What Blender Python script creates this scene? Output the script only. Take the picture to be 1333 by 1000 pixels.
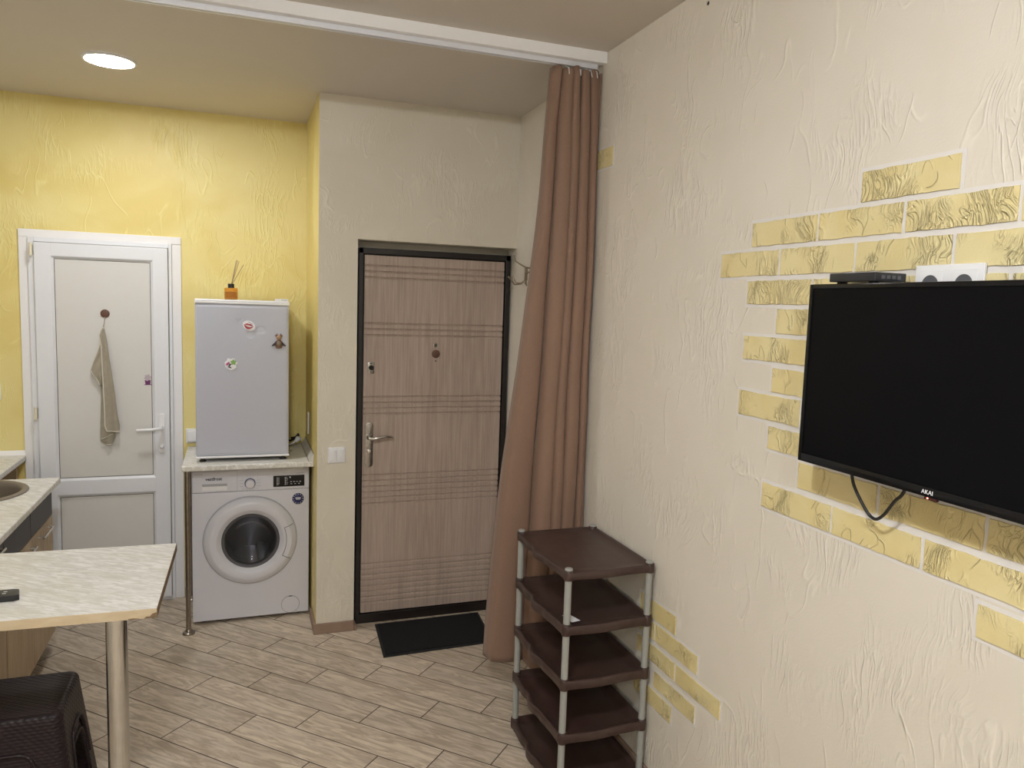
import bpy, bmesh, math, random
from mathutils import Vector, Matrix
random.seed(7)
PI = math.pi
C = bpy.context.scene.collection
for o in list(bpy.data.objects): bpy.data.objects.remove(o)

# ------------------------------------------------------------------ camera
sc = bpy.context.scene
cd = bpy.data.cameras.new('camera'); cam = bpy.data.objects.new('camera', cd); C.objects.link(cam); sc.camera = cam
yaw, pit, rol = math.radians(19.928), math.radians(-5.837), math.radians(1.892)
fwd = Vector((math.sin(yaw)*math.cos(pit), math.cos(yaw)*math.cos(pit), math.sin(pit)))
r0 = Vector((math.cos(yaw), -math.sin(yaw), 0)); u0 = r0.cross(fwd)
rt = math.cos(rol)*r0 + math.sin(rol)*u0; up = -math.sin(rol)*r0 + math.cos(rol)*u0
m3 = Matrix((rt, up, -fwd)).transposed()
cam.matrix_world = Matrix.Translation((0, 0, 1.75)) @ m3.to_4x4()
cd.sensor_fit = 'HORIZONTAL'; cd.sensor_width = 36.0; cd.lens = 985.4*36.0/1333.0; cd.clip_start = 0.02
# ------------------------------------------------------------------ world, exposure
w = bpy.data.worlds.new('world'); sc.world = w; w.use_nodes = True
w.node_tree.nodes['Background'].inputs[0].default_value = (0.8, 0.85, 1, 1)
w.node_tree.nodes['Background'].inputs[1].default_value = 0.05
vs = sc.view_settings
vs.view_transform = 'Standard'; vs.look = 'None'; vs.gamma = 1; vs.use_curve_mapping = False
vs.exposure = 1.3
LAMP_KITCHEN, LAMP_ROOM, LAMP_FILL = 56.0, 116.0, 104.0      # strength of the round ceiling panels, the last an added fill
ZC, ZN = 2.764, 2.802        # ceiling height: hallway zone, near room
WX, YB, YM = 1.43, 4.66, 3.94  # right wall, back wall, middle block front
XL, YN = -1.46, -2.4

# ------------------------------------------------------------------ material helpers
def new_mat(name):
    m = bpy.data.materials.new(name); m.use_nodes = True
    return m, m.node_tree, m.node_tree.nodes['Principled BSDF']
def N(t, typ, **k):
    n = t.nodes.new(typ)
    for a, b in k.items():
        if a.startswith('i_'): n.inputs[int(a[2:])].default_value = b
        else: setattr(n, a, b)
    return n
def mth(t, op, a, b=None, c=None, clamp=False):
    n = t.nodes.new('ShaderNodeMath'); n.operation = op; n.use_clamp = clamp
    for i, v in enumerate((a, b, c)):
        if v is None: continue
        if isinstance(v, (int, float)): n.inputs[i].default_value = v
        else: t.links.new(v, n.inputs[i])
    return n.outputs[0]
def noise(t, vec, scale, detail=2, rough=.5, dist=0):
    n = N(t, 'ShaderNodeTexNoise'); n.inputs['Scale'].default_value = scale; n.inputs['Detail'].default_value = detail
    n.inputs['Roughness'].default_value = rough; n.inputs['Distortion'].default_value = dist
    if vec is not None: t.links.new(vec, n.inputs['Vector'])
    return n.outputs[0]
def mapping(t, vec, loc=(0, 0, 0), rot=(0, 0, 0), scale=(1, 1, 1)):
    n = N(t, 'ShaderNodeMapping'); t.links.new(vec, n.inputs[0])
    n.inputs[1].default_value = loc; n.inputs[2].default_value = rot; n.inputs[3].default_value = scale
    return n.outputs[0]
def mix(t, f, a, b):
    n = N(t, 'ShaderNodeMix', data_type='RGBA')
    if isinstance(f, (int, float)): n.inputs[0].default_value = f
    else: t.links.new(f, n.inputs[0])
    for i, v in ((6, a), (7, b)):
        if isinstance(v, tuple): n.inputs[i].default_value = (*v, 1)
        else: t.links.new(v, n.inputs[i])
    return n.outputs[2]
def ramp(t, f, a, b):   # smooth step a->b
    n = N(t, 'ShaderNodeMapRange', interpolation_type='SMOOTHSTEP'); n.inputs[1].default_value = a; n.inputs[2].default_value = b
    t.links.new(f, n.inputs[0]); return n.outputs[0]
def bump(t, b, h, strength=.5, dist=.01, normal=None):
    n = N(t, 'ShaderNodeBump'); n.inputs['Strength'].default_value = strength; n.inputs['Distance'].default_value = dist
    t.links.new(h, n.inputs['Height'])
    if normal is not None: t.links.new(normal, n.inputs['Normal'])
    t.links.new(n.outputs[0], b.inputs['Normal']); return n.outputs[0]
def wpos(t): return N(t, 'ShaderNodeNewGeometry').outputs['Position']
def opos(t): return N(t, 'ShaderNodeTexCoord').outputs['Object']
def plain(name, col, rough=.5, metal=0, **k):
    m, t, b = new_mat(name); b.inputs['Base Color'].default_value = (*col, 1)
    b.inputs['Roughness'].default_value = rough; b.inputs['Metallic'].default_value = metal
    for a, v in k.items(): b.inputs[a.replace('_', ' ')].default_value = v
    return m
def speck(name, col, col2, rough, scale, bs=.1, bd=.001, metal=0):   # plain surface with a faint mottling and grain
    m, t, b = new_mat(name); p = opos(t); n = noise(t, p, scale, 4, .6)
    t.links.new(mix(t, n, col, col2), b.inputs['Base Color'])
    b.inputs['Roughness'].default_value = rough; b.inputs['Metallic'].default_value = metal
    bump(t, b, n, bs, bd); return m

def stucco(name, col, col2, mott=.5, strength=1.0, rough=.55, coarse=1.0, seed=0.0, rmul=1.0):
    """trowelled decorative plaster: smooth patches broken by thin raised trowel ridges and clusters of drag marks"""
    m, t, b = new_mat(name); p = mapping(t, wpos(t), loc=(seed, seed*1.7, seed*.6))
    big = noise(t, p, 2.6*coarse, 3, .55, .6)
    mask = ramp(t, noise(t, p, 4.2*coarse, 2, .5, .4), .47, .64)            # where the drag marks cluster
    # drag marks: stretched noise, two leanings
    warp = N(t, 'ShaderNodeMixRGB'); warp.blend_type = 'ADD'; warp.inputs[0].default_value = 1
    wn = N(t, 'ShaderNodeTexNoise'); wn.inputs['Scale'].default_value = 5*coarse; wn.inputs['Detail'].default_value = 1
    t.links.new(p, wn.inputs['Vector'])
    sc_ = N(t, 'ShaderNodeVectorMath', operation='SCALE'); sc_.inputs['Scale'].default_value = .12; t.links.new(wn.outputs['Color'], sc_.inputs[0])
    ad = N(t, 'ShaderNodeVectorMath', operation='ADD'); t.links.new(p, ad.inputs[0]); t.links.new(sc_.outputs[0], ad.inputs[1])
    q = ad.outputs[0]
    q1 = mapping(t, q, rot=(.35, .30, .3), scale=(1, 1, .13)); q2 = mapping(t, q, rot=(-.55, -.5, .2), scale=(1, 1, .12))
    s1 = noise(t, q1, 52*coarse, 1, .5); s2 = noise(t, q2, 40*coarse, 1, .5)
    def ridge(n, w): return mth(t, 'SUBTRACT', 1, ramp(t, mth(t, 'ABSOLUTE', mth(t, 'SUBTRACT', n, .5)), 0, w))
    d = mth(t, 'MULTIPLY', mth(t, 'ADD', ridge(s1, .075), ridge(s2, .065)), mask)
    # long thin ridges left by the trowel edge
    c1 = noise(t, mapping(t, q, scale=(1, 1, .38)), 6.2*coarse, 1, .5, .2)
    m1 = ramp(t, noise(t, p, 7*coarse, 1), .5, .6)
    c2 = noise(t, mapping(t, q, loc=(4, 2, 7), scale=(1, 1, .33)), 8.5*coarse, 1, .5, .15)
    m2 = ramp(t, noise(t, mapping(t, p, loc=(3, 9, 1)), 6*coarse, 1), .52, .62)
    lng = mth(t, 'ADD', mth(t, 'MULTIPLY', ridge(c1, .014), m1), mth(t, 'MULTIPLY', ridge(c2, .013), m2))
    fine = noise(t, p, 160, 3, .6)
    h = mth(t, 'ADD', mth(t, 'MULTIPLY', d, .6), mth(t, 'MULTIPLY', lng, .7))
    h = mth(t, 'ADD', h, mth(t, 'MULTIPLY', fine, .22)); h = mth(t, 'ADD', h, mth(t, 'MULTIPLY', big, .6/rmul))
    bump(t, b, h, strength, .0022)
    t.links.new(mix(t, mth(t, 'MULTIPLY', ramp(t, big, .32, .68), mott), col, col2), b.inputs['Base Color'])
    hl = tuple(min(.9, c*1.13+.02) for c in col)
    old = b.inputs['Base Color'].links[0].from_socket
    t.links.new(mix(t, mth(t, 'MULTIPLY', mth(t, 'ADD', mth(t, 'MULTIPLY', d, .5), lng, None, True), .35), old, hl), b.inputs['Base Color'])   # paler ridge crests: a lit highlight painted into the colour
    t.links.new(mth(t, 'ADD', mth(t, 'MULTIPLY', big, .25), rough-.12), b.inputs['Roughness'])
    b.inputs['Specular IOR Level'].default_value = .45
    return m

M = {}
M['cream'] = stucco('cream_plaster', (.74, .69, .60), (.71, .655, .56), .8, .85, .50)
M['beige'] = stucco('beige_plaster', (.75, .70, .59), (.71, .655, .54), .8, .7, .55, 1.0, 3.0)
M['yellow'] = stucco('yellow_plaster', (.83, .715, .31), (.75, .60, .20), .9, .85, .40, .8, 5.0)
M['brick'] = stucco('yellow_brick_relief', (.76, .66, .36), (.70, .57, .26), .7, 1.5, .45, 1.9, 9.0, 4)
M['joint'] = speck('smooth_joint_paint', (.76, .73, .70), (.73, .70, .67), .6, 60, .25, .002)
M['ceiling'] = speck('matte_ceiling', (.64, .585, .52), (.62, .565, .50), .55, 6, .05, .001)
M['white_paint'] = speck('white_trim_paint', (.88, .87, .87), (.85, .84, .84), .45, 30, .05, .001)
M['pvc'] = speck('white_plastic_door', (.80, .81, .84), (.77, .78, .81), .35, 20, .03, .0005)
M['pvc_panel'] = speck('white_door_panel', (.70, .69, .66), (.68, .66, .63), .5, 14, .05, .0005)
M['cream_plastic'] = plain('cream_plastic', (.78, .72, .55), .35)
M['white_plastic'] = plain('white_plastic', (.82, .82, .83), .3)
M['black_plastic'] = plain('black_plastic', (.012, .012, .013), .35)
M['black_gloss'] = plain('black_gloss', (.006, .006, .007), .15, 0, Specular_IOR_Level=.3)
M['screen'] = plain('screen_glass', (.004, .004, .005), .22, 0, Specular_IOR_Level=.07)
M['dark_metal'] = speck('dark_brown_steel', (.010, .007, .006), (.015, .010, .008), .42, 40, .05, .0005)
M['black_gap'] = plain('black_rubber', (.01, .01, .01), .8)
M['chrome'] = speck('chrome', (.72, .71, .69), (.55, .54, .52), .16, 30, .02, .0004, 1)
M['nickel'] = speck('patterned_nickel', (.62, .60, .57), (.22, .21, .20), .2, 70, .15, .0008, 1)
M['steel_old'] = speck('worn_steel_tube', (.42, .38, .33), (.22, .19, .16), .28, 55, .12, .0006, 1)
M['alu'] = plain('aluminium_rail', (.80, .82, .88), .3, .3)
M['bronze'] = plain('bronze_metal', (.36, .30, .22), .35, .9)
M['fridge'] = plain('fridge_enamel', (.50, .515, .59), .30)
M['white_enamel'] = plain('white_enamel', (.70, .70, .76), .30)
M['grey_plastic'] = plain('grey_plastic', (.42, .43, .45), .4)
M['pole_grey'] = plain('light_grey_plastic', (.33, .335, .31), .4)
M['led'] = None
M['curtain'] = None

def wood_oak():
    m, t, b = new_mat('light_oak_veneer'); p = opos(t)
    g = noise(t, mapping(t, p, scale=(60, 60, 2.2)), 1.6, 5, .6, .3)
    g2 = noise(t, mapping(t, p, scale=(8, 8, 1)), 1.2, 2, .5, .8)
    f = mth(t, 'ADD', mth(t, 'MULTIPLY', g, .75), mth(t, 'MULTIPLY', g2, .35))
    t.links.new(mix(t, ramp(t, f, .30, .78), (.36, .275, .225), (.52, .42, .355)), b.inputs['Base Color'])
    b.inputs['Roughness'].default_value = .42; bump(t, b, g, .18, .0006); return m
M['door_oak'] = wood_oak()
def wood_cab():
    m, t, b = new_mat('honey_oak_front'); p = opos(t)
    g = noise(t, mapping(t, p, scale=(30, 14, 1.6)), 1.6, 4, .6, 1.2)
    t.links.new(mix(t, ramp(t, g, .3, .7), (.36, .265, .165), (.50, .39, .26)), b.inputs['Base Color'])
    b.inputs['Roughness'].default_value = .5; return m
M['cab_oak'] = wood_cab()
M['baseboard'] = speck('brown_wood_skirting', (.25, .165, .12), (.33, .23, .17), .5, 25, .1, .0006)
M['graphite'] = plain('graphite_laminate', (.045, .04, .045), .45)
def marble():
    m, t, b = new_mat('marble_laminate'); p = mapping(t, wpos(t), rot=(0, 0, .55))
    g = noise(t, mapping(t, p, scale=(5, 22, 9)), 3.2, 3, .55, .9)
    g2 = noise(t, mapping(t, p, scale=(2, 6, 4)), 2.2, 2, .5, .5)
    c = mix(t, ramp(t, g, .38, .66), (.63, .61, .56), (.82, .81, .785))
    c = mix(t, mth(t, 'MULTIPLY', ramp(t, g2, .5, .75), .35), c, (.56, .54, .42))
    t.links.new(c, b.inputs['Base Color']); b.inputs['Roughness'].default_value = .38
    bump(t, b, noise(t, p, 220, 2), .12, .0005); return m
M['marble'] = marble()
def mdf_edge():
    m, t, b = new_mat('beige_edge_band'); p = opos(t)
    g = noise(t, mapping(t, p, scale=(9, 9, 30)), 2, 3)
    t.links.new(mix(t, ramp(t, g, .3, .75), (.53, .42, .27), (.60, .49, .33)), b.inputs['Base Color'])
    b.inputs['Roughness'].default_value = .6; return m
M['edge'] = mdf_edge()
M['chipboard'] = speck('bare_chipboard', (.10, .06, .035), (.32, .22, .13), .9, 180, .6, .003)

def floor_mat():
    """wood-look ceramic planks laid on the diagonal in a one-third running bond, thin dark joints"""
    m, t, b = new_mat('wood_look_floor_tiles'); p = wpos(t)
    s = N(t, 'ShaderNodeSeparateXYZ'); t.links.new(p, s.inputs[0]); x, y = s.outputs[0], s.outputs[1]
    k = 1/math.sqrt(2)
    u = mth(t, 'MULTIPLY', mth(t, 'ADD', x, y), k); v = mth(t, 'MULTIPLY', mth(t, 'SUBTRACT', x, y), k)
    W, L = .1545, .6165
    uu = mth(t, 'DIVIDE', mth(t, 'SUBTRACT', u, 2.002-.1545*40), W)
    row = mth(t, 'FLOOR', uu); fu = mth(t, 'SUBTRACT', uu, row)
    vv = mth(t, 'ADD', mth(t, 'DIVIDE', mth(t, 'SUBTRACT', v, -2.424), L), 60)
    vv = mth(t, 'SUBTRACT', vv, mth(t, 'DIVIDE', mth(t, 'SUBTRACT', row, 40), 3))
    col = mth(t, 'FLOOR', vv); fv = mth(t, 'SUBTRACT', vv, col)
    def edge(f, size, g=.0021):
        d = mth(t, 'MULTIPLY', mth(t, 'MINIMUM', f, mth(t, 'SUBTRACT', 1, f)), size)
        return ramp(t, d, g*.6, g*1.5)
    tile = mth(t, 'MULTIPLY', edge(fu, W), edge(fv, L))
    cb = N(t, 'ShaderNodeCombineXYZ'); t.links.new(row, cb.inputs[0]); t.links.new(col, cb.inputs[1])
    wn = N(t, 'ShaderNodeTexWhiteNoise', noise_dimensions='3D'); t.links.new(cb.outputs[0], wn.inputs['Vector'])
    rnd = wn.outputs['Value']
    gv = N(t, 'ShaderNodeCombineXYZ')
    t.links.new(mth(t, 'MULTIPLY', u, 15), gv.inputs[0]); t.links.new(mth(t, 'ADD', mth(t, 'MULTIPLY', v, 2.3), mth(t, 'MULTIPLY', rnd, 31)), gv.inputs[1])
    t.links.new(mth(t, 'MULTIPLY', rnd, 17), gv.inputs[2])
    g = noise(t, gv.outputs[0], 2.2, 6, .62, 1.6); g2 = noise(t, gv.outputs[0], .9, 2, .5, 1.0); g3 = noise(t, gv.outputs[0], 7.5, 3, .7, .6)
    c = mix(t, ramp(t, g, .36, .66), (.40, .32, .235), (.66, .565, .45))
    c = mix(t, mth(t, 'MULTIPLY', ramp(t, g2, .45, .75), .4), c, (.48, .415, .345))
    c = mix(t, mth(t, 'MULTIPLY', ramp(t, g3, .60, .80), .35), c, (.29, .23, .175))
    br = N(t, 'ShaderNodeHueSaturation'); t.links.new(c, br.inputs['Color']); t.links.new(mth(t, 'ADD', mth(t, 'MULTIPLY', rnd, .22), .90), br.inputs['Value'])
    t.links.new(mix(t, tile, (.06, .04, .028), br.outputs[0]), b.inputs['Base Color'])
    t.links.new(mth(t, 'ADD', mth(t, 'MULTIPLY', tile, -.42), .85), b.inputs['Roughness'])
    h = mth(t, 'ADD', mth(t, 'MULTIPLY', tile, 1), mth(t, 'MULTIPLY', g, .08))
    bump(t, b, h, .6, .002); return m
M['floor'] = floor_mat()

def curtain_mat():
    m, t, b = new_mat('brown_curtain_fabric'); p = opos(t)
    g = noise(t, mapping(t, p, scale=(300, 300, 120)), 1, 2)
    t.links.new(mix(t, g, (.215, .128, .085), (.255, .155, .106)), b.inputs['Base Color'])
    b.inputs['Roughness'].default_value = .7
    b.inputs['Sheen Weight'].default_value = .15
    bump(t, b, g, .1, .0005); return m
M['curtain'] = curtain_mat()
def rack_mat():
    m, t, b = new_mat('dark_brown_plastic'); p = opos(t)
    g = noise(t, p, 14, 3, .6, .5)
    t.links.new(mix(t, ramp(t, g, .4, .75), (.045, .023, .019), (.062, .036, .030)), b.inputs['Base Color'])
    t.links.new(mth(t, 'ADD', mth(t, 'MULTIPLY', g, .25), .28), b.inputs['Roughness']); return m
M['rack'] = rack_mat()
def rattan_mat():
    """moulded plastic with a woven rattan relief"""
    m, t, b = new_mat('woven_look_brown_plastic'); p = opos(t)
    s = N(t, 'ShaderNodeSeparateXYZ'); t.links.new(p, s.inputs[0])
    gm = N(t, 'ShaderNodeNewGeometry'); sn = N(t, 'ShaderNodeSeparateXYZ'); t.links.new(gm.outputs['Normal'], sn.inputs[0])
    isx = ramp(t, mth(t, 'ABSOLUTE', sn.outputs[0]), .60, .75); isz = ramp(t, mth(t, 'ABSOLUTE', sn.outputs[2]), .6, .75)
    def wv(a, f): return mth(t, 'SINE', mth(t, 'MULTIPLY', a, f))
    def weave(a, c, fa, fc):
        sa = wv(a, fa); scn = wv(c, fc)
        return mth(t, 'MULTIPLY', mth(t, 'ABSOLUTE', scn), mth(t, 'ADD', 1.2, mth(t, 'MULTIPLY', sa, mth(t, 'SIGN', scn))))
    X, Y, Z = s.outputs[0], s.outputs[1], s.outputs[2]
    side = weave(X, Z, 300, 300); sidex = weave(Y, Z, 300, 300); top = weave(X, Y, 210, 330)
    def fmix(f, a, c):
        n = N(t, 'ShaderNodeMix', data_type='FLOAT'); t.links.new(f, n.inputs[0]); t.links.new(a, n.inputs[2]); t.links.new(c, n.inputs[3]); return n.outputs[0]
    h = fmix(isz, fmix(isx, side, sidex), top)
    bump(t, b, h, .45, .0014)
    b.inputs['Base Color'].default_value = (.016, .009, .011, 1); b.inputs['Roughness'].default_value = .45; b.inputs['Specular IOR Level'].default_value = .3; return m
M['rattan'] = rattan_mat()
def rubber_mat_mat():
    m, t, b = new_mat('black_ribbed_mat'); p = opos(t)
    n = noise(t, p, 260, 2); t.links.new(mix(t, n, (.006, .006, .007), (.02, .02, .021)), b.inputs['Base Color'])
    b.inputs['Roughness'].default_value = .9; b.inputs['Specular IOR Level'].default_value = .2; bump(t, b, n, .8, .003); return m
M['mat'] = rubber_mat_mat()
def towel_mat():
    m, t, b = new_mat('beige_terry'); p = opos(t); n = noise(t, p, 420, 2); n2 = noise(t, p, 30, 2)
    t.links.new(mix(t, n2, (.36, .32, .24), (.46, .41, .32)), b.inputs['Base Color']); b.inputs['Roughness'].default_value = .95
    bump(t, b, n, .9, .004); return m
M['towel'] = towel_mat()
M['towel_hem'] = plain('cream_hem', (.66, .62, .52), .9)
M['sink'] = speck('taupe_stone_composite', (.17, .14, .105), (.22, .185, .145), .4, 200, .15, .0008)
M['dark_hole'] = plain('dark_drain', (.01, .008, .006), .5)
M['wood_disc'] = plain('dark_wood', (.12, .055, .035), .5)
M['amber'] = plain('amber_glass', (.85, .42, .07), .06, 0, Transmission_Weight=.75, IOR=1.35)
M['reed'] = plain('reed_stick', (.42, .30, .17), .7)
M['paper'] = plain('white_paper', (.82, .82, .84), .7)
M['drum'] = plain('brushed_drum', (.33, .33, .35), .3, 1)
M['rubber_grey'] = plain('grey_door_gasket', (.10, .10, .11), .6)
M['glass_dark'] = plain('tinted_door_glass', (.16, .165, .18), .03, 0, Transmission_Weight=.9, IOR=1.3)
M['ink'] = plain('dark_ink', (.03, .03, .05), .5)
M['navy'] = plain('navy_blue', (.018, .022, .12), .35)
M['white_ink'] = plain('white_print', (.85, .85, .88), .5)
M['red'] = plain('lip_red', (.45, .05, .06), .35)
M['green'] = plain('leaf_green', (.22, .42, .12), .5)
M['pinkm'] = plain('magenta_pink', (.55, .10, .25), .5)
M['purple'] = plain('plum_purple', (.16, .03, .14), .5)
M['owl_brown'] = plain('brown_resin', (.16, .075, .05), .5)
M['owl_tan'] = plain('tan_resin', (.42, .27, .16), .5)
M['owl_dark'] = plain('dark_wing', (.03, .015, .02), .4)
M['owl_belly'] = speck('speckled_olive', (.10, .09, .06), (.34, .29, .2), .5, 400, .2, .001)
M['red_led'] = new_mat('red_standby_light')[0]
_b = M['red_led'].node_tree.nodes['Principled BSDF']; _b.inputs['Base Color'].default_value = (.5, .03, .02, 1)
_b.inputs['Emission Color'].default_value = (1, .25, .15, 1); _b.inputs['Emission Strength'].default_value = 3
def led_mat(name, col, s):
    m, t, b = new_mat(name); b.inputs['Base Color'].default_value = (.8, .8, .8, 1)
    b.inputs['Emission Color'].default_value = (*col, 1); b.inputs['Emission Strength'].default_value = s; return m

# ------------------------------------------------------------------ mesh helpers (world coordinates in, origin set to each object's own base)
def bm(): return bmesh.new()
def box(b, x0, x1, y0, y1, z0, z1, bev=0, seg=2, mi=0):
    t = bmesh.new(); bmesh.ops.create_cube(t, size=1)
    for v in t.verts: v.co = Vector(((x0+x1)/2+v.co.x*(x1-x0), (y0+y1)/2+v.co.y*(y1-y0), (z0+z1)/2+v.co.z*(z1-z0)))
    if bev > 0: bmesh.ops.bevel(t, geom=list(t.edges), offset=bev, segments=seg, profile=.6, affect='EDGES')
    return merge(b, t, mi)
def merge(b, t, mi=None, mat=None):
    if mat is not None: bmesh.ops.transform(t, matrix=mat, verts=t.verts)
    mp = {v: b.verts.new(v.co) for v in t.verts}
    for f in t.faces:
        try:
            nf = b.faces.new([mp[v] for v in f.verts]); nf.material_index = f.material_index if mi is None else mi; nf.smooth = f.smooth
        except ValueError: pass
    t.free(); return b
def frame_at(a, d):
    d = d.normalized(); h = Vector((0, 0, 1)) if abs(d.z) < .95 else Vector((1, 0, 0))
    x = d.cross(h).normalized(); return x, d.cross(x)
def tube(b, pts, r, n=12, cap=True, mi=0, closed=False):
    pts = [Vector(p) for p in pts]; rs = r if isinstance(r, (list, tuple)) else [r]*len(pts); rings = []; x = None
    for i, p in enumerate(pts):
        if closed: d = pts[(i+1) % len(pts)]-pts[i-1]
        else: d = pts[min(i+1, len(pts)-1)]-pts[max(i-1, 0)]
        d.normalize()
        if x is None: x, y = frame_at(p, d)
        else:
            x = (x-d*x.dot(d)).normalized(); y = d.cross(x)
        rings.append([b.verts.new(p+(x*math.cos(2*PI*k/n)+y*math.sin(2*PI*k/n))*rs[i]) for k in range(n)])
    m_ = len(rings) if closed else len(rings)-1
    for i in range(m_):
        A, B = rings[i], rings[(i+1) % len(rings)]
        for k in range(n):
            f = b.faces.new((A[k], A[(k+1) % n], B[(k+1) % n], B[k])); f.smooth = True; f.material_index = mi
    if cap and not closed:
        for R in (rings[0][::-1], rings[-1]):
            f = b.faces.new(R); f.material_index = mi
    return b
def lathe(b, prof, c, axis='z', n=48, mi=0, smooth=True, close=True):
    """prof: (radius, height) pairs revolved about an axis through c; 'y' axis: height runs towards -y (the viewer)"""
    c = Vector(c); rings = []
    for r, h in prof:
        ring = []
        for k in range(n):
            a = 2*PI*k/n
            if axis == 'z': p = Vector((r*math.cos(a), r*math.sin(a), h))
            elif axis == 'y': p = Vector((r*math.cos(a), -h, r*math.sin(a)))
            else: p = Vector((-h, r*math.cos(a), r*math.sin(a)))
            ring.append(b.verts.new(c+p))
        rings.append(ring)
    for i in range(len(rings)-1):
        for k in range(n):
            f = b.faces.new((rings[i][k], rings[i][(k+1) % n], rings[i+1][(k+1) % n], rings[i+1][k])); f.smooth = smooth; f.material_index = mi
    if close:
        for R in (rings[0][::-1], rings[-1]):
            f = b.faces.new(R); f.material_index = mi
    return b
def prism(b, pts, d, mi=0, bev=0):
    """closed outline pts (3D) pushed along vector d"""
    t = bmesh.new(); vs_ = [t.verts.new(Vector(p)) for p in pts]; f = t.faces.new(vs_)
    r = bmesh.ops.extrude_face_region(t, geom=[f]); vv = [e for e in r['geom'] if isinstance(e, bmesh.types.BMVert)]
    bmesh.ops.translate(t, verts=vv, vec=Vector(d))
    if bev > 0:
        es = [e for e in t.edges if (e.verts[0] in vv) and (e.verts[1] in vv)]
        bmesh.ops.bevel(t, geom=es, offset=bev, segments=2, profile=.6, affect='EDGES')
    return merge(b, t, mi)
ORI = {}
def lerp(a, c, t): return a+(c-a)*t
def obj(name, b, mats, parent=None, smooth=False, origin=None, angle=40, mod=None):
    bmesh.ops.remove_doubles(b, verts=b.verts, dist=1e-6) if len(b.verts) < 60000 else None
    bmesh.ops.recalc_face_normals(b, faces=b.faces)
    xs = [v.co.x for v in b.verts]; ys = [v.co.y for v in b.verts]; zs = [v.co.z for v in b.verts]
    og = Vector(origin) if origin is not None else Vector(((min(xs)+max(xs))/2, (min(ys)+max(ys))/2, min(zs)))
    for v in b.verts: v.co -= og
    me = bpy.data.meshes.new(name); 
    if smooth:
        for f in b.faces: f.smooth = True
    b.to_mesh(me); b.free()
    for m_ in (mats if isinstance(mats, (list, tuple)) else [mats]): me.materials.append(m_ if not isinstance(m_, str) else M[m_])
    if smooth: me.set_sharp_from_angle(angle=math.radians(angle))
    o = bpy.data.objects.new(name, me); C.objects.link(o); ORI[o.name] = og
    if parent is not None:
        o.parent = parent; o.location = og-ORI[parent.name]
    else: o.location = og
    return o
def thing(name, loc, label, cat, group=None):
    o = bpy.data.objects.new(name, None); C.objects.link(o); o.empty_display_size = .05
    o.location = loc; ORI[o.name] = Vector(loc); tag(o, label, cat, group); return o
def tag(o, label, cat, group=None, kind=None):
    o['label'] = label; o['category'] = cat
    if group: o['group'] = group
    if kind: o['kind'] = kind
    return o
def struct(o, label=None):
    o['kind'] = 'structure'
    if label: o['label'] = label
    return o
def text(body, size, center, normal, mat, name, parent, depth=.0004, bold=0.0, squash=1.0):
    """flat lettering facing along `normal`, centred on `center`"""
    cu = bpy.data.curves.new(name, 'FONT'); cu.body = body; cu.size = size; cu.align_x = 'CENTER'; cu.align_y = 'CENTER'; cu.offset = bold
    cu.extrude = depth; cu.resolution_u = 2
    to = bpy.data.objects.new(name, cu); C.objects.link(to)
    dg = bpy.context.evaluated_depsgraph_get(); me = bpy.data.meshes.new_from_object(to.evaluated_get(dg))
    C.objects.unlink(to); bpy.data.objects.remove(to)
    n = Vector(normal).normalized(); z = n; x = Vector((0, 0, 1)).cross(z).normalized(); y = z.cross(x)
    R = Matrix((x*squash, y, z)).transposed()
    t = bmesh.new(); t.from_mesh(me); bpy.data.meshes.remove(me)
    for v in t.verts: v.co = R @ v.co + Vector(center)
    return obj(name, t, mat, parent)

# ================================================================== ROOM SHELL
T = .15
def quadgrid_wall(b, axis, val, rects_solid, thick, mi=0):
    for (a0, a1, z0, z1) in rects_solid:
        if axis == 'x': box(b, val, val+thick, a0, a1, z0, z1, mi=mi)
        else: box(b, a0, a1, val, val+thick, z0, z1, mi=mi)
b = bm(); box(b, XL-T, WX+T, YN-T, YB+T, -.1, 0); struct(obj('floor', b, 'floor'))
b = bm(); box(b, XL-T, WX+T, 2.95, YB+T, ZC, ZC+.2); box(b, XL-T, WX+T, YN-T, 2.95, ZN, ZN+.162)
struct(obj('ceiling', b, 'ceiling'))
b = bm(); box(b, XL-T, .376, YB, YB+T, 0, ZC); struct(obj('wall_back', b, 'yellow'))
# projecting block with the entrance-door recess: yellow cheek facing the kitchen, beige face
b = bm()
box(b, .376, .571, YM, YB+T, 0, ZC); box(b, .571, WX, YM, YB+T, 2.066, ZC); box(b, .571, WX, 4.10, YB+T, 0, 2.066)
for f in b.faces:
    c = f.calc_center_median()
    f.material_index = 1 if c.x < .3761 else 0
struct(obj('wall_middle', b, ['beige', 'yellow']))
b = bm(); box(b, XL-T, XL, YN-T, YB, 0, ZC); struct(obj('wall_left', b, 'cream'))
b = bm(); box(b, XL, WX, YN-T, YN, 0, ZN); struct(obj('wall_near', b, 'cream'))

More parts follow.
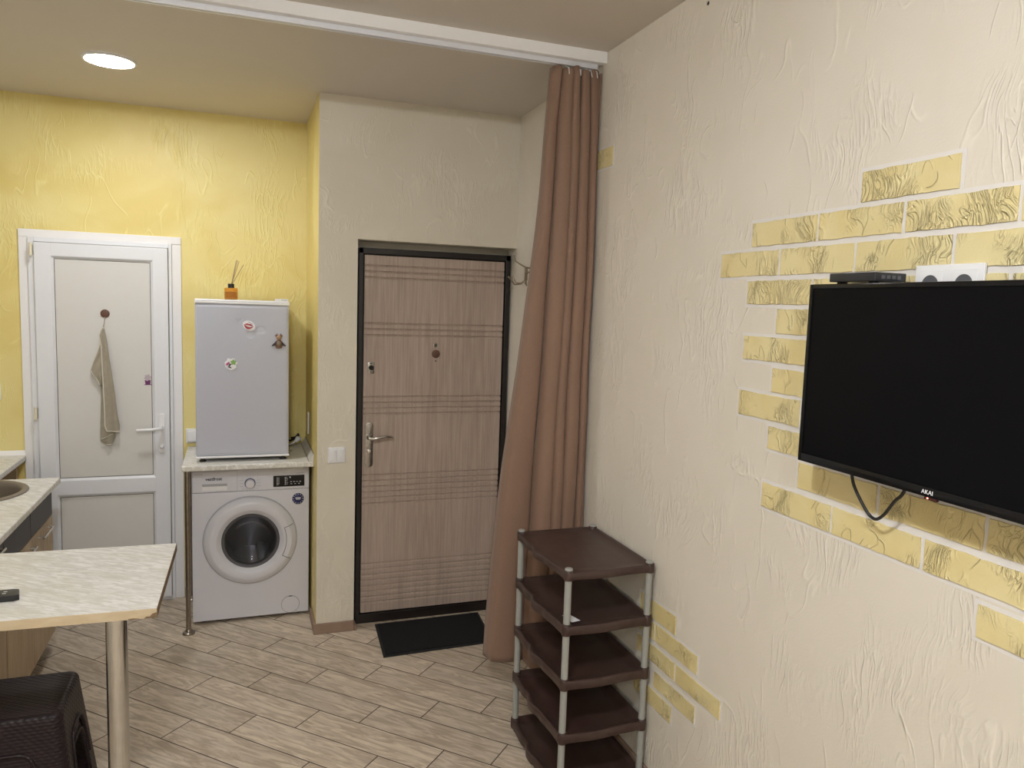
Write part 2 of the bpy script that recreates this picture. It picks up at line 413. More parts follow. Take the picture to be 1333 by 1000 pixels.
# right wall: plaster with the raised yellow bricks and smooth joints that are part of its relief
b = bm(); box(b, WX, WX+T, YN-T, YB+T, 0, ZN+.1)
BR = []
H = .0665
def rowb(z0, spans, h=H):
    for (ya, yb_) in spans: BR.append((ya, yb_, z0, z0+h))
rowb(2.030, [(1.217, 1.486)], .072)
rowb(1.948, [(1.632, 1.898), (1.358, 1.622), (1.082, 1.346), (.806, 1.072)], .069)
rowb(1.863, [(1.776, 2.043), (1.497, 1.765), (1.222, 1.487), (.946, 1.211)], .071)
rowb(1.781, [(1.638, 1.903), (1.363, 1.628), (1.088, 1.353), (.813, 1.078)], .067)
rowb(1.699, [(1.500, 1.765)], .069)
rowb(1.618, [(1.640, 1.905)], .068)
rowb(1.533, [(1.500, 1.768)], .067)
rowb(1.450, [(1.648, 1.912)], .072)
rowb(1.369, [(1.500, 1.768)], .064)
rowb(1.286, [(1.365, 1.635), (1.087, 1.355), (.81, 1.077)], .07)
rowb(1.198, [(1.508, 1.777), (1.232, 1.499), (.952, 1.221)], .070)
rowb(1.105, [(.815, 1.083)], .068)
rowb(.628, [(2.183, 2.43)], .066)
rowb(.551, [(2.320, 2.58), (2.045, 2.311)], .063)
rowb(.466, [(2.176, 2.44), (1.910, 2.165)], .062)
rowb(.380, [(2.045, 2.306)], .058)
rowb(.301, [(2.184, 2.45)], .062)
rowb(2.335, [(2.828, 2.99)], .077)
for (ya, yb_, z0, z1) in BR:
    e = .010
    box(b, WX-.0006-random.random()*.0003, WX+.01, ya-e, yb_+e, z0-e, z1+e, mi=1)      # smooth joint band
for (ya, yb_, z0, z1) in BR:
    # brick face with slightly wandering edges
    pts = []; n = 14
    def jit(): return random.uniform(-.0013, .0013)
    for i in range(n): pts.append((WX+.002, ya+(yb_-ya)*i/n+(jit() if i else 0), z0+jit()))
    for i in range(4): pts.append((WX+.002, yb_+jit(), z0+(z1-z0)*i/4))
    for i in range(n): pts.append((WX+.002, yb_-(yb_-ya)*i/n+(jit() if i else 0), z1+jit()))
    for i in range(4): pts.append((WX+.002, ya+jit(), z1-(z1-z0)*i/4))
    prism(b, pts, (-.0062, 0, 0), mi=2, bev=.0012)
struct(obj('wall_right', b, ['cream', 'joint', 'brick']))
# tiny plugged hole high on the right wall
b = bm(); lathe(b, [(.001, .0), (.006, .0), (.006, .0012), (.001, .0012)], (WX, 2.204, 2.745), 'x', 16)
tag(obj('wall_plug', b, 'black_plastic'), 'tiny black hole plug high on the cream wall', 'wall plug')

# fascia step between the two ceiling heights
b = bm(); box(b, XL, WX-.001, 2.92, 2.949, 2.757, ZN, .001); o = struct(obj('trim_1', b, 'white_paint')); 
# skirting
b = bm(); box(b, .362, .5705, YM-.013, YM, 0, .056, .003); box(b, .362, .376, YM-.0, 4.16, 0, .056, .003); struct(obj('baseboard_middle', b, 'baseboard'))
b = bm(); box(b, .571, .585, 3.927, 3.999, 0, .03, .003); struct(obj('baseboard_recess', b, 'baseboard'))
b = bm(); box(b, WX-.013, WX, YN, 3.93, 0, .056, .003); struct(obj('baseboard_right', b, 'baseboard'))
b = bm(); box(b, -.300, -.285, YB-.013, YB, 0, .056); box(b, -.285, .36, YB-.013, YB, 0, .056, .003); struct(obj('baseboard_back', b, 'baseboard'))

# ================================================================== INTERIOR PVC DOOR (door_1)
dy = YB
d1 = thing('door_1', (-.695, dy, 0), 'white plastic interior door with two panels in the yellow wall', 'door'); d1['kind'] = 'structure'
b = bm()
box(b, -1.084, -1.040, dy-.012, dy, 0, 2.072, .002); box(b, -.350, -.303, dy-.012, dy, 0, 2.030, .002); box(b, -1.084, -.303, dy-.014, dy, 2.032, 2.072, .002)
obj('door_trim', b, 'white_paint', d1)
b = bm()
box(b, -1.040, -1.012, dy-.026, dy, 0, 2.032, .003); box(b, -.366, -.350, dy-.026, dy, 0, 2.032, .003); box(b, -1.012, -.366, dy-.026, dy, 2.008, 2.032, .003); box(b, -1.012, -.366, dy-.026, dy, 0, .02, .002)
obj('door_frame', b, 'pvc', d1)
b = bm()
sx0, sx1, sz0, sz1 = -1.009, -.369, .022, 2.005
px0, px1 = -.930, -.446
ys0, ys1 = dy-.045, dy-.008
box(b, sx0, px0, ys0, ys1, sz0, sz1, .004); box(b, px1, sx1, ys0, ys1, sz0, sz1, .004)
box(b, px0-.004, px1+.004, ys0, ys1, 1.935, sz1, .004); box(b, px0-.004, px1+.004, ys0, ys1, .645, .728, .004); box(b, px0-.004, px1+.004, ys0, ys1, sz0, .12, .004)
sash = obj('door_sash', b, 'pvc', d1)
b = bm()
for (za, zb) in ((.728, 1.935), (.12, .645)):     # sloping glazing beads
    for pts, d in (([(px0, ys0+.004, 0), (px0+.014, ys0+.016, 0), (px0, ys0+.016, 0)], 'v'), ([(px1, ys0+.004, 0), (px1-.014, ys0+.016, 0), (px1, ys0+.016, 0)], 'v')):
        prism(b, [(p[0], p[1], za) for p in pts], (0, 0, zb-za))
    prism(b, [(px0, ys0+.004, zb), (px0, ys0+.016, zb-.014), (px0, ys0+.016, zb)], (px1-px0, 0, 0))
    prism(b, [(px0, ys0+.004, za), (px0, ys0+.016, za+.014), (px0, ys0+.016, za)], (px1-px0, 0, 0))
obj('glazing_bead', b, 'pvc', sash)
b = bm(); box(b, px0-.002, px1+.002, ys0+.012, ys0+.020, .72, 1.94); obj('door_panel', b, 'pvc_panel', d1)
b = bm(); box(b, px0-.002, px1+.002, ys0+.012, ys0+.020, .115, .65); obj('door_panel', b, 'pvc_panel', d1)
b = bm()
for x in (px0+.0125, px1-.0125): box(b, x-.0012, x+.0012, ys0+.0112, ys0+.013, .742, 1.921)
for x in (px0+.0125, px1-.0125): box(b, x-.0012, x+.0012, ys0+.0112, ys0+.013, .134, .631)
for z in (1.9225, .741, .6325, .133): box(b, px0+.0125, px1-.0125, ys0+.0112, ys0+.013, z-.0012, z+.0012)
obj('panel_gasket', b, 'black_gap', d1)
b = bm(); 
for zz in (1.965, 1.10, .25):
    b2 = bm(); box(b2, -1.026, -1.014, ys0-.012, ys0+.016, zz-.028, zz+.028, .004)
    tube(b2, [(-1.019, ys0-.012, zz-.032), (-1.019, ys0-.012, zz+.034)], .0075, 12); 
    h = obj('hinge', b2, 'cream_plastic', d1, smooth=True)
b.free()
# lever handle on a long plate
b = bm()
pts = []
for k in range(17): a = PI*k/16; pts.append((-.409+.016*math.cos(a), ys0, 1.073+.016*math.sin(a)))
for k in range(17): a = PI+PI*k/16; pts.append((-.409+.016*math.cos(a), ys0, .880+.016*math.sin(a)))
prism(b, pts, (0, -.010, 0), bev=.003); hp = obj('handle_plate', b, 'white_plastic', d1, smooth=True)
b = bm(); tube(b, [(-.409, ys0-.008, 1.012), (-.409, ys0-.046, 1.012)], .009, 16)
tube(b, [(-.409, ys0-.040, 1.012), (-.425, ys0-.050, 1.010), (-.46, ys0-.053, 1.006), (-.532, ys0-.053, 1.004)], [.0095, .0095, .0088, .0085], 16); obj('handle', b, 'white_plastic', hp, smooth=True)
b = bm(); lathe(b, [(.011, 0), (.011, .012), (.008, .016), (.001, .016)], (-.409, ys0-.010, .905), 'y', 20); obj('lock_knob', b, 'white_plastic', hp, smooth=True)

# ================================================================== ENTRANCE DOOR (door_2)
d2 = thing('door_2', (.998, 4.02, 0), 'steel entrance door with grooved oak-look panel in dark brown frame', 'door'); d2['kind'] = 'structure'
fy = 4.02
b = bm()
box(b, .588, .612, fy-.012, fy+.07, 0, 2.030, .003); box(b, 1.395, 1.422, fy-.012, fy+.07, 0, 2.030, .003)
box(b, .588, 1.422, fy-.012, fy+.07, 1.999, 2.030, .003); box(b, .588, 1.422, fy-.014, fy+.07, 0, .052, .003)
obj('door_frame', b, 'dark_metal', d2)
b = bm(); box(b, .612, 1.395, fy+.02, fy+.06, .052, 1.999); obj('door_leaf', b, 'dark_metal', d2)
gz = [1.940, 1.909, 1.878, 1.638, 1.607, 1.576, 1.246, 1.215, 1.185, 1.155] + [.822-.0312*i for i in range(6)] + [.331-.0311*i for i in range(8)]
x0, x1 = .618, 1.388; yf = fy-.006
prof = [(yf+.018, .058), (yf, .058)]
for g in sorted(gz): prof += [(yf, g-.0075), (yf+.007, g-.001), (yf+.007, g+.001), (yf, g+.006)]
prof += [(yf, 1.993), (yf+.018, 1.993)]
b = bm(); prism(b, [(x0, y, z) for y, z in prof], (x1-x0, 0, 0)); obj('door_panel', b, 'door_oak', d2)
# long chrome plate, lever, thumb-turn
b = bm(); pts = []
cx = .652
for k in range(17): a = PI*k/16; pts.append((cx+.021*math.cos(a), yf, 1.092+.021*math.sin(a)))
for k in range(17): a = PI+PI*k/16; pts.append((cx+.021*math.cos(a), yf, .888+.021*math.sin(a)))
prism(b, pts, (0, -.007, 0), bev=.003); pl = obj('handle_plate', b, 'nickel', d2, smooth=True)
b = bm(); pts = []
for k in range(17): a = PI*k/16; pts.append((cx+.014*math.cos(a), yf-.006, 1.088+.014*math.sin(a)))
for k in range(17): a = PI+PI*k/16; pts.append((cx+.014*math.cos(a), yf-.006, 1.055+.010*math.sin(a)))
prism(b, pts, (0, -.004, 0), bev=.0015); obj('plate_ornament', b, 'nickel', pl, smooth=True)
b = bm(); lathe(b, [(.014, 0), (.014, .006), (.010, .012), (.009, .040), (.004, .044)], (cx, yf-.005, 1.030), 'y', 24)
tube(b, [(cx, yf-.040, 1.030), (cx+.02, yf-.050, 1.030), (cx+.05, yf-.052, 1.036), (cx+.085, yf-.050, 1.040), (cx+.112, yf-.046, 1.037), (cx+.122, yf-.044, 1.033)], [.009, .009, .008, .0075, .007, .006], 14)
obj('handle', b, 'chrome', pl, smooth=True)
b = bm(); lathe(b, [(.010, 0), (.010, .004), (.006, .006), (.006, .015), (.001, .016)], (cx, yf-.006, .958), 'y', 20)
box(b, cx-.010, cx+.010, yf-.030, yf-.018, .950, .966, .004); obj('thumb_turn', b, 'chrome', pl, smooth=True)
# upper lock
b = bm(); box(b, .640, .674, yf-.006, yf, 1.372, 1.434, .003); lp = obj('lock_plate', b, 'nickel', d2, smooth=True)
b = bm(); lathe(b, [(.013, 0), (.013, .014), (.011, .017), (.001, .017)], (.657, yf-.005, 1.404), 'y', 24); obj('lock_cylinder', b, 'black_gloss', lp, smooth=True)
b = bm(); box(b, .650, .664, yf-.009, yf-.005, 1.424, 1.430, .001); box(b, .655, .659, yf-.008, yf-.005, 1.376, 1.386, .001); obj('lock_mark', b, 'ink', lp)
b = bm(); lathe(b, [(.014, 0), (.014, .003), (.010, .005), (.008, .003), (.001, .003)], (1.006, yf, 1.527), 'y', 24); obj('peephole', b, 'chrome', d2, smooth=True)
b = bm(); lathe(b, [(.0225, 0), (.0225, .003), (.020, .005), (.001, .005)], (1.008, yf, 1.480), 'y', 32); box(b, 1.005, 1.011, yf-.004, yf, 1.437, 1.446, .001)
obj('peephole_cover', b, 'wood_disc', d2, smooth=True)
b = bm(); tube(b, [(1.408, fy-.016, .50), (1.408, fy-.016, .506)], .003, 8); obj('frame_screw', b, 'chrome', d2)

# ================================================================== LIGHTS
def panel(name, x, y, z, r, s, col, label, dp=.009):
    t = thing(name, (x, y, z), label, 'ceiling light', 'round ceiling lights')
    b = bm(); lathe(b, [(r, -.0005), (r+.012, -.0005), (r+.012, -.004), (r+.008, -.009), (r, -.010), (r, -.0005)], (x, y, z), 'z', 64, close=False); obj('light_rim', b, 'white_plastic', t, smooth=True)
    b = bm(); lathe(b, [(r-.001, -.002), (r-.001, -dp*.83), (r*.6, -dp), (.001, -dp)], (x, y, z), 'z', 64)
    obj('light_diffuser', b, led_mat('led_diffuser', col, s), t, smooth=True)
panel('ceiling_light', -.527, 3.83, ZC, .098, LAMP_KITCHEN, (.97, .98, 1), 'round glowing light set in the ceiling over the kitchen')
panel('ceiling_light.001', -.16, .62, ZN, .105, LAMP_ROOM, (.95, .975, 1), 'round light in the near ceiling by the television', .06)
panel('fill_light', -.2, -1.1, ZN, .105, LAMP_FILL, (.95, .975, 1), 'added round fill light in the near ceiling, unseen behind the viewer', .06)  # unseen lamp added as fill to even out the room light

# ================================================================== CURTAIN + RAIL
rail = thing('curtain_rail', (0, 2.965, 2.757), 'long white metal curtain rail under the ceiling step', 'curtain rail')
b = bm(); box(b, XL+.02, 1.400, 2.951, 2.953, 2.742, 2.7635); box(b, XL+.02, 1.400, 2.975, 2.977, 2.742, 2.7635); box(b, XL+.02, 1.400, 2.951, 2.977, 2.7605, 2.7635)
box(b, XL+.02, 1.400, 2.950, 2.960, 2.738, 2.742, .0008); box(b, XL+.02, 1.400, 2.968, 2.978, 2.738, 2.742, .0008)
obj('rail_track', b, 'alu', rail)
b = bm(); box(b, 1.3995, 1.404, 2.949, 2.979, 2.736, 2.7638, .001); obj('rail_end_cap', b, 'grey_plastic', rail)

cur = thing('curtain', (1.28, 2.965, .17), 'brown floor-length curtain gathered by the cream wall beside the entrance door', 'curtain')
lev = [2.73, 2.07, 1.51, .93, .165]
VAL = [[1.205, 1.183, 1.129, 1.072, 1.040], [1.246, 1.236, 1.220, 1.205, 1.200], [1.287, 1.292, 1.278, 1.268, 1.266], [1.330, 1.340, 1.325, 1.315, 1.318],
       [1.371, 1.385, 1.375, 1.375, 1.370], [1.408, 1.410, 1.408, 1.408, 1.405], [1.4225]*5]
def val(k, z):
    for i in range(4):
        if z >= lev[i+1]:
            t = (lev[i]-z)/(lev[i]-lev[i+1]); t = max(0, t); return lerp(VAL[k][i], VAL[k][i+1], t)
    return VAL[k][-1]
def sval(k, z): return (val(k, z-.15)+val(k, z)+val(k, z+.15))/3 if z < 2.58 else val(k, z)
amp_t = [.036, .058, .054, .060, .054, .036]; amp_b = [.070, .080, .072, .080, .074, .052]
NS, NZ = 20, 90
b = bm(); grid = []
ZT, ZBt = 2.728, .165
for j in range(NZ+1):
    tz = j/NZ; z = lerp(ZT, ZBt, tz); f = tz**1.05; row = []
    for k in range(6):
        xa, xb = sval(k, z), sval(k+1, z); am = lerp(amp_t[k], amp_b[k], f)
        for i in range(NS+(1 if k == 5 else 0)):
            s = i/NS
            bulge = (math.sin(PI*s)**.5 if k == 0 else math.sin(PI*s)**.62)
            wdt = xb-xa; fat = (.20+.05*math.sin(k*2.3+2*tz)) if k else .14*min(1, s*4)   # folds swell past their roots so that the valleys pinch shut
            x = lerp(xa, xb, s)-wdt*fat*math.sin(2*PI*s)+(.006*math.sin(PI*s)*math.sin(k*1.9) if k else 0)
            x = min(x, 1.4245)
            yb0 = 2.992+.045*f if k == 0 else 2.992
            yv = yb0 + (.11*f*(1-(k+s)/2.0) if k+s < 2 else 0)
            wob = .004*math.sin(9*tz+k*2.1)+.003*math.sin(23*tz+k)
            y = yv-am*bulge+wob
            # pinch pleat pull near the heading
            if tz < .09: y += .012*math.sin(PI*s*2+k)*(1-tz/.09)
            zz = z+(.006*math.sin((k+s)*PI) if j == 0 else 0)-(.016*(k+s)/6 if j == NZ else 0)
            row.append(b.verts.new((x, y, zz)))
    grid.append(row)
for j in range(NZ):
    for i in range(len(grid[0])-1):
        f_ = b.faces.new((grid[j][i], grid[j][i+1], grid[j+1][i+1], grid[j+1][i])); f_.smooth = True
o = obj('drape', b, 'curtain', cur)
for p in o.data.polygons: p.use_smooth = True
md = o.modifiers.new('solid', 'SOLIDIFY'); md.thickness = .0022; md.offset = 0
# stitched hem
b = bm(); pts = []
hemrow = None
me = o.data; nrow = len(me.vertices)//(NZ+1)
js = NZ-2
vco = {}
for v in me.vertices: pass
cols = 6*NS+1
# heading hooks
for (x, tilt) in ((1.262, 0), (1.306, .5), (1.318, -.3), (1.352, .8), (1.385, .2)):
    h = bm(); tube(h, [(x, 2.964, 2.7375), (x+.002, 2.960, 2.734), (x+.003+.004*tilt, 2.950, 2.729), (x+.010*tilt, 2.927, 2.720), (x+.016*tilt, 2.922, 2.695)], .0016, 8)
    lathe(h, [(.004, 0), (.005, .001), (.004, .0035), (.001, .0035)], (x, 2.964, 2.7342), 'z', 12)
    obj('curtain_hook', h, 'white_plastic', cur, smooth=True)

# ================================================================== COAT HOOK on the right wall behind the curtain
ck = thing('coat_hook', (WX, 3.62, 1.93), 'small bronze wall coat hook half hidden by the brown curtain', 'coat hook')
b = bm(); 
for yy in (3.505,):
    box(b, WX-.006, WX, yy-.03, yy+.03, 1.90, 1.98, .003)
obj('wall_plate', b, 'bronze', ck, smooth=True)
b = bm()
for zz in (1.948, 1.926): tube(b, [(WX-.006, 3.505, zz), (WX-.03, 3.515, zz), (WX-.04, 3.56, zz), (WX-.045, 3.665, zz)], .004, 10)
box(b, WX-.052, WX-.038, 3.655, 3.672, 1.885, 1.955, .004); obj('hook_bar', b, 'bronze', ck, smooth=True)
for pts in ([(WX-.045, 3.664, 1.95), (WX-.065, 3.69, 1.965), (WX-.085, 3.72, 1.985), (WX-.088, 3.725, 2.01)],
            [(WX-.045, 3.664, 1.89), (WX-.06, 3.68, 1.872), (WX-.085, 3.70, 1.872), (WX-.10, 3.71, 1.90)],
            [(WX-.045, 3.664, 1.89), (WX-.06, 3.70, 1.868), (WX-.07, 3.76, 1.865), (WX-.08, 3.83, 1.905)],
            [(WX-.045, 3.66, 1.89), (WX-.06, 3.62, 1.875), (WX-.07, 3.585, 1.858), (WX-.085, 3.565, 1.87)]):
    b = bm(); tube(b, pts, [.0045, .004, .0035, .004], 10); lathe(b, [(.002, -.005), (.005, -.003), (.0055, .001), (.003, .005), (.001, .006)], pts[-1], 'z', 12); obj('prong', b, 'bronze', ck, smooth=True)

# ================================================================== WASHER
wy = 4.215; wx0, wx1 = -.236, .360
ws = thing('washing_machine', (.062, 4.42, 0), 'white front-loading washing machine under the marble counter', 'washing machine')
b = bm(); box(b, wx0, wx1, wy+.012, 4.63, .028, .835, .004); obj('body', b, 'white_enamel', ws)
b = bm(); box(b, wx0, wx1, wy, wy+.012, .018, .7185, .003); obj('front_panel', b, 'white_enamel', ws)
b = bm(); box(b, wx0, wx1, wy-.002, wy+.012, .7205, .838, .004); cp = obj('control_panel', b, 'white_enamel', ws)
b = bm(); box(b, wx0, wx1, wy+.002, 4.63, .838, .852, .003); obj('top_plate', b, 'white_enamel', ws)
for x in (wx0+.05, wx1-.05):
    for y in (wy+.05, 4.58):
        b = bm(); lathe(b, [(.016, 0), (.018, .004), (.014, .010), (.010, .012), (.010, .030)], (x, y, 0), 'z', 20); obj('foot', b, 'black_plastic', ws, smooth=True)
# detergent drawer with recessed grip
b = bm(); x0, x1, z0, z1 = -.232, -.012, .724, .834
b_ = bm(); yy = wy-.005
gx0, gx1, gz0, gz1 = -.185, -.062, .732, .767
box(b, x0, gx0, yy, wy-.0005, z0, z1, .001); box(b, gx1, x1, yy, wy-.0005, z0, z1, .001); box(b, gx0, gx1, yy, wy-.0005, gz1, z1, .001); box(b, gx0, gx1, yy, wy-.0005, z0, gz0, .0005)
b_.free(); dr = obj('detergent_drawer', b, 'white_enamel', ws)
b = bm(); prism(b, [(gx0, yy+.0005, gz0), (gx0, wy-.0004, gz0+.004), (gx0, wy-.0004, gz1), (gx0, wy-.0012, gz1)], (gx1-gx0, 0, 0)); obj('drawer_grip', b, 'white_plastic', dr)
b = bm(); box(b, x0-.0012, x1+.0012, wy-.0025, wy-.0018, z0-.0012, z1+.0012); obj('drawer_seam', b, 'grey_plastic', cp)
text('vestfrost', .023, (-.128, yy-.0006, .793), (0, -1, 0), 'ink', 'brand_text', dr, bold=.0006)
b = bm(); box(b, -.226, -.182, yy-.0006, yy, .819, .8215); obj('small_print', b, 'grey_plastic', dr)
# knob
kx, kz = .053, .762
b = bm(); lathe(b, [(.0275, 0), (.0275, .004), (.025, .006), (.001, .006)], (kx, wy-.002, kz), 'y', 48); kn = obj('knob_ring', b, 'navy', cp, smooth=True)
b = bm(); lathe(b, [(.0235, 0), (.0235, .018), (.021, .0215), (.001, .0225)], (kx, wy-.006, kz), 'y', 48); obj('knob', b, 'white_enamel', kn, smooth=True)
b = bm()
for k in range(16):
    a = 2*PI*k/16; L = .020 if abs(math.cos(a)) > .8 else .008
    r1 = .034; ca, sa = math.cos(a), math.sin(a)
    if abs(ca) > .5:
        s_ = 1 if ca > 0 else -1; xx = kx+s_*(r1+.0); zz = kz+.036*sa*1.15
        box(b, min(xx, xx+s_*L), max(xx, xx+s_*L), wy-.0026, wy-.0018, zz-.0009, zz+.0009)
    else: box(b, kx+r1*1.15*ca-.001, kx+r1*1.15*ca+.001, wy-.0026, wy-.0018, kz+(.036 if sa > 0 else -.044), kz+(.044 if sa > 0 else -.036))
obj('dial_marks', b, 'grey_plastic', cp)
# display
b = bm(); box(b, .172, .335, wy-.0035, wy-.0015, .735, .797, .001); dp = obj('display', b, 'black_gloss', cp)
b = bm(); random.seed(3)
for cx_ in (.190, .232):
    for k in range(6):
        zz = .785-.0075*k; box(b, cx_, cx_+.004, wy-.0042, wy-.0034, zz-.002, zz+.002); box(b, cx_+.007, cx_+.007+random.uniform(.004, .010), wy-.0042, wy-.0034, zz-.0008, zz+.0008)
obj('program_symbols', b, 'white_ink', dp); b = bm()
box(b, .256, .262, wy-.0042, wy-.0034, .782, .789)
for k in range(4): box(b, .260+.016*k, .268+.016*k, wy-.0042, wy-.0034, .760, .7625)
for k in range(3): box(b, .262+.020*k, .270+.020*k, wy-.0042, wy-.0034, .748, .7505)
obj('option_symbols', b, 'white_ink', dp)
b = bm(); box(b, .172, .200, wy-.0026, wy-.0018, .804, .8055); obj('panel_print', b, 'grey_plastic', cp); b = bm(); box(b, .288, .335, wy-.0026, wy-.0018, .806, .8075); obj('panel_print', b, 'grey_plastic', cp)
# round blue badge
b = bm(); lathe(b, [(.036, 0), (.036, .0006), (.001, .0006)], (.302, wy, .664), 'y', 48); bd = obj('badge', b, 'white_ink', ws)
b = bm(); lathe(b, [(.031, 0), (.031, .0006), (.001, .0006)], (.302, wy-.0006, .664), 'y', 48); obj('badge_disc', b, 'navy', bd)
b = bm()
for k in range(12):
    a = 2*PI*k/12; box(b, .302+.025*math.cos(a)-.002, .302+.025*math.cos(a)+.002, wy-.0018, wy-.0011, .664+.025*math.sin(a)-.002, .664+.025*math.sin(a)+.002)
box(b, .287, .317, wy-.0018, wy-.0011, .666, .670); box(b, .290, .314, wy-.0018, wy-.0011, .659, .6625)
obj('badge_print', b, 'white_ink', bd)
# door
cx, cz = .056, .450
b = bm()
lathe(b, [(.146, .004), (.148, .018), (.152, .022), (.166, .030), (.170, .0345), (.174, .036), (.204, .0365), (.209, .0350), (.230, .022), (.236, .016), (.238, .010), (.238, -.001)], (cx, wy, cz), 'y', 96, close=False)
wd = obj('door', b, 'white_enamel', ws, smooth=True)
b = bm(); lathe(b, [(.239, 0), (.2425, 0), (.2425, .0015), (.239, .0015), (.239, 0)], (cx, wy, cz), 'y', 96, close=False); obj('door_seam', b, 'grey_plastic', ws, smooth=True)
b = bm(); lathe(b, [(.128, .008), (.136, .018), (.146, .022), (.149, .018), (.147, .004)], (cx, wy, cz), 'y', 96, close=False); obj('glass_rim', b, 'rubber_grey', wd, smooth=True)
b = bm(); lathe(b, [(.134, .016), (.120, .014), (.100, .004), (.085, -.006), (.06, -.010), (.03, -.012), (.001, -.012)], (cx, wy, cz), 'y', 96, close=False); obj('door_glass', b, 'glass_dark', wd, smooth=True)
b = bm(); lathe(b, [(.136, .006), (.150, .002), (.150, -.008), (.135, -.020), (.14, -.011), (.14, -.0105)], (cx, wy, cz), 'y', 64, close=False)
obj('gasket', b, 'rubber_grey', ws, smooth=True)
# grip set in the ring, right side
b = bm(); segs = 12; a0, a1 = math.radians(-28), math.radians(20); inn, out = [], []
for k in range(segs+1):
    a = lerp(a0, a1, k/segs); inn.append((cx+.186*math.cos(a), wy-.0365, cz+.186*math.sin(a))); out.append((cx+.232*math.cos(a), wy-.0205, cz+.232*math.sin(a)))
t_ = bmesh.new()
mid = [(cx+.210*math.cos(lerp(a0, a1, k/segs)), wy-.0375, cz+.210*math.sin(lerp(a0, a1, k/segs))) for k in range(segs+1)]
for A, B in ((inn, mid), (mid, out)):
    va = [t_.verts.new(p) for p in A]; vb = [t_.verts.new(p) for p in B]
    for k in range(segs): t_.faces.new((va[k], va[k+1], vb[k+1], vb[k]))
bmesh.ops.remove_doubles(t_, verts=t_.verts, dist=1e-6)
r_ = bmesh.ops.extrude_face_region(t_, geom=list(t_.faces)); vv = [e for e in r_['geom'] if isinstance(e, bmesh.types.BMVert)]; bmesh.ops.translate(t_, verts=vv, vec=(0, -.003, 0))
merge(b, t_); obj('door_grip', b, 'white_enamel', wd, smooth=True, angle=30)
b = bm()
for r_a in (.184,):
    tube(b, [(cx+r_a*math.cos(lerp(a0, a1, k/segs)), wy-.0370, cz+r_a*math.sin(lerp(a0, a1, k/segs))) for k in range(segs+1)], .0013, 6)
for a in (a0-.01, a1+.01): tube(b, [(cx+r*math.cos(a), wy-h, cz+r*math.sin(a)) for r, h in ((.184, .037), (.205, .0372), (.222, .031), (.232, .022))], .0013, 6)
obj('grip_gap', b, 'ink', wd)
# drum seen through the glass
b = bm(); lathe(b, [(.135, -.020), (.17, -.030), (.17, -.34), (.001, -.345)], (cx, wy, cz), 'y', 48, close=False); 
dm = obj('drum', b, 'drum', ws, smooth=True)
for k in range(3):
    a = 2*PI*k/3+.9; b = bm(); r = .168
    tube(b, [(cx+r*math.cos(a), wy+.05, cz+r*math.sin(a)), (cx+(r-.03)*math.cos(a), wy+.10, cz+(r-.03)*math.sin(a)), (cx+(r-.035)*math.cos(a), wy+.22, cz+(r-.035)*math.sin(a)), (cx+r*math.cos(a), wy+.30, cz+r*math.sin(a))], [.012, .02, .022, .012], 12)
    obj('drum_paddle', b, 'grey_plastic', dm, smooth=True)
# cut a real opening in the front panel and body
def cut(oname, parent):
    pass
# filter cap
b = bm(); lathe(b, [(.047, 0), (.047, .0010), (.001, .0014)], (.263, wy-.0005, .068), 'y', 48); fc = obj('filter_cap', b, 'white_enamel', ws, smooth=True)
b = bm(); lathe(b, [(.0470, 0), (.0484, 0), (.0484, .0012), (.0470, .0012), (.0470, 0)], (.263, wy, .068), 'y', 48, close=False); box(b, .253, .273, wy-.003, wy, .112, .1155, .0006); obj('cap_seam', b, 'ink', fc)
# bore the front for the drum opening
def bore(o, c, r, axis_len):
    cutter = bm(); lathe(cutter, [(r, -axis_len), (r, axis_len)], c, 'y', 64); me = bpy.data.meshes.new('bore'); 
    bmesh.ops.recalc_face_normals(cutter, faces=cutter.faces)
    for v in cutter.verts: v.co -= ORI[o.name]
    cutter.to_mesh(me); cutter.free(); co = bpy.data.objects.new('bore', me); C.objects.link(co)
    co.location = ORI[o.name]; md = o.modifiers.new('bore', 'BOOLEAN'); md.object = co; md.operation = 'DIFFERENCE'; md.solver = 'EXACT'
    bpy.context.view_layer.update(); dg = bpy.context.evaluated_depsgraph_get(); nm = bpy.data.meshes.new_from_object(o.evaluated_get(dg))
    o.modifiers.clear(); old = o.data; o.data = nm; bpy.data.objects.remove(co)
bore([o for o in ws.children if o.name.startswith('front_panel')][0], (cx, wy, cz), .145, .05)
bore([o for o in ws.children if o.name.startswith('body')][0], (cx, wy, cz), .172, .38)

# ================================================================== WASHER COUNTER
ct = thing('counter_shelf', (.05, 4.38, .862), 'marble-look counter slab over the washing machine on thin steel legs', 'counter')
b = bm(); box(b, -.277, .3745, 4.098, YB-.001, .862, .890, .006, 3); obj('counter_slab', b, 'marble', ct)
for (x, y) in ((-.252, 4.120), (-.263, 4.60)):
    b = bm(); tube(b, [(x, y, .010), (x, y, .862)], .0125, 20); lg = obj('leg', b, 'steel_old', ct, smooth=True)
    b = bm(); lathe(b, [(.031, 0), (.032, .004), (.028, .010), (.018, .013), (.015, .022), (.0127, .024)], (x, y, 0), 'z', 28); obj('foot_plate', b, 'steel_old', lg, smooth=True)
# triangular sealing strip against the block cheek and the back wall
b = bm(); prism(b, [(.3745, 4.11, .8905), (.350, 4.11, .8905), (.3745, 4.11, .930)], (0, .545, 0), bev=.002); ss = struct(obj('trim_2', b, 'marble'), 'marble-look sealing strip along the yellow cheek')
b = bm(); box(b, .3470, .3500, 4.112, 4.655, .8902, .892); box(b, .3715, .3745, 4.112, 4.655, .930, .9325); obj('strip_lip', b, 'baseboard', ss)

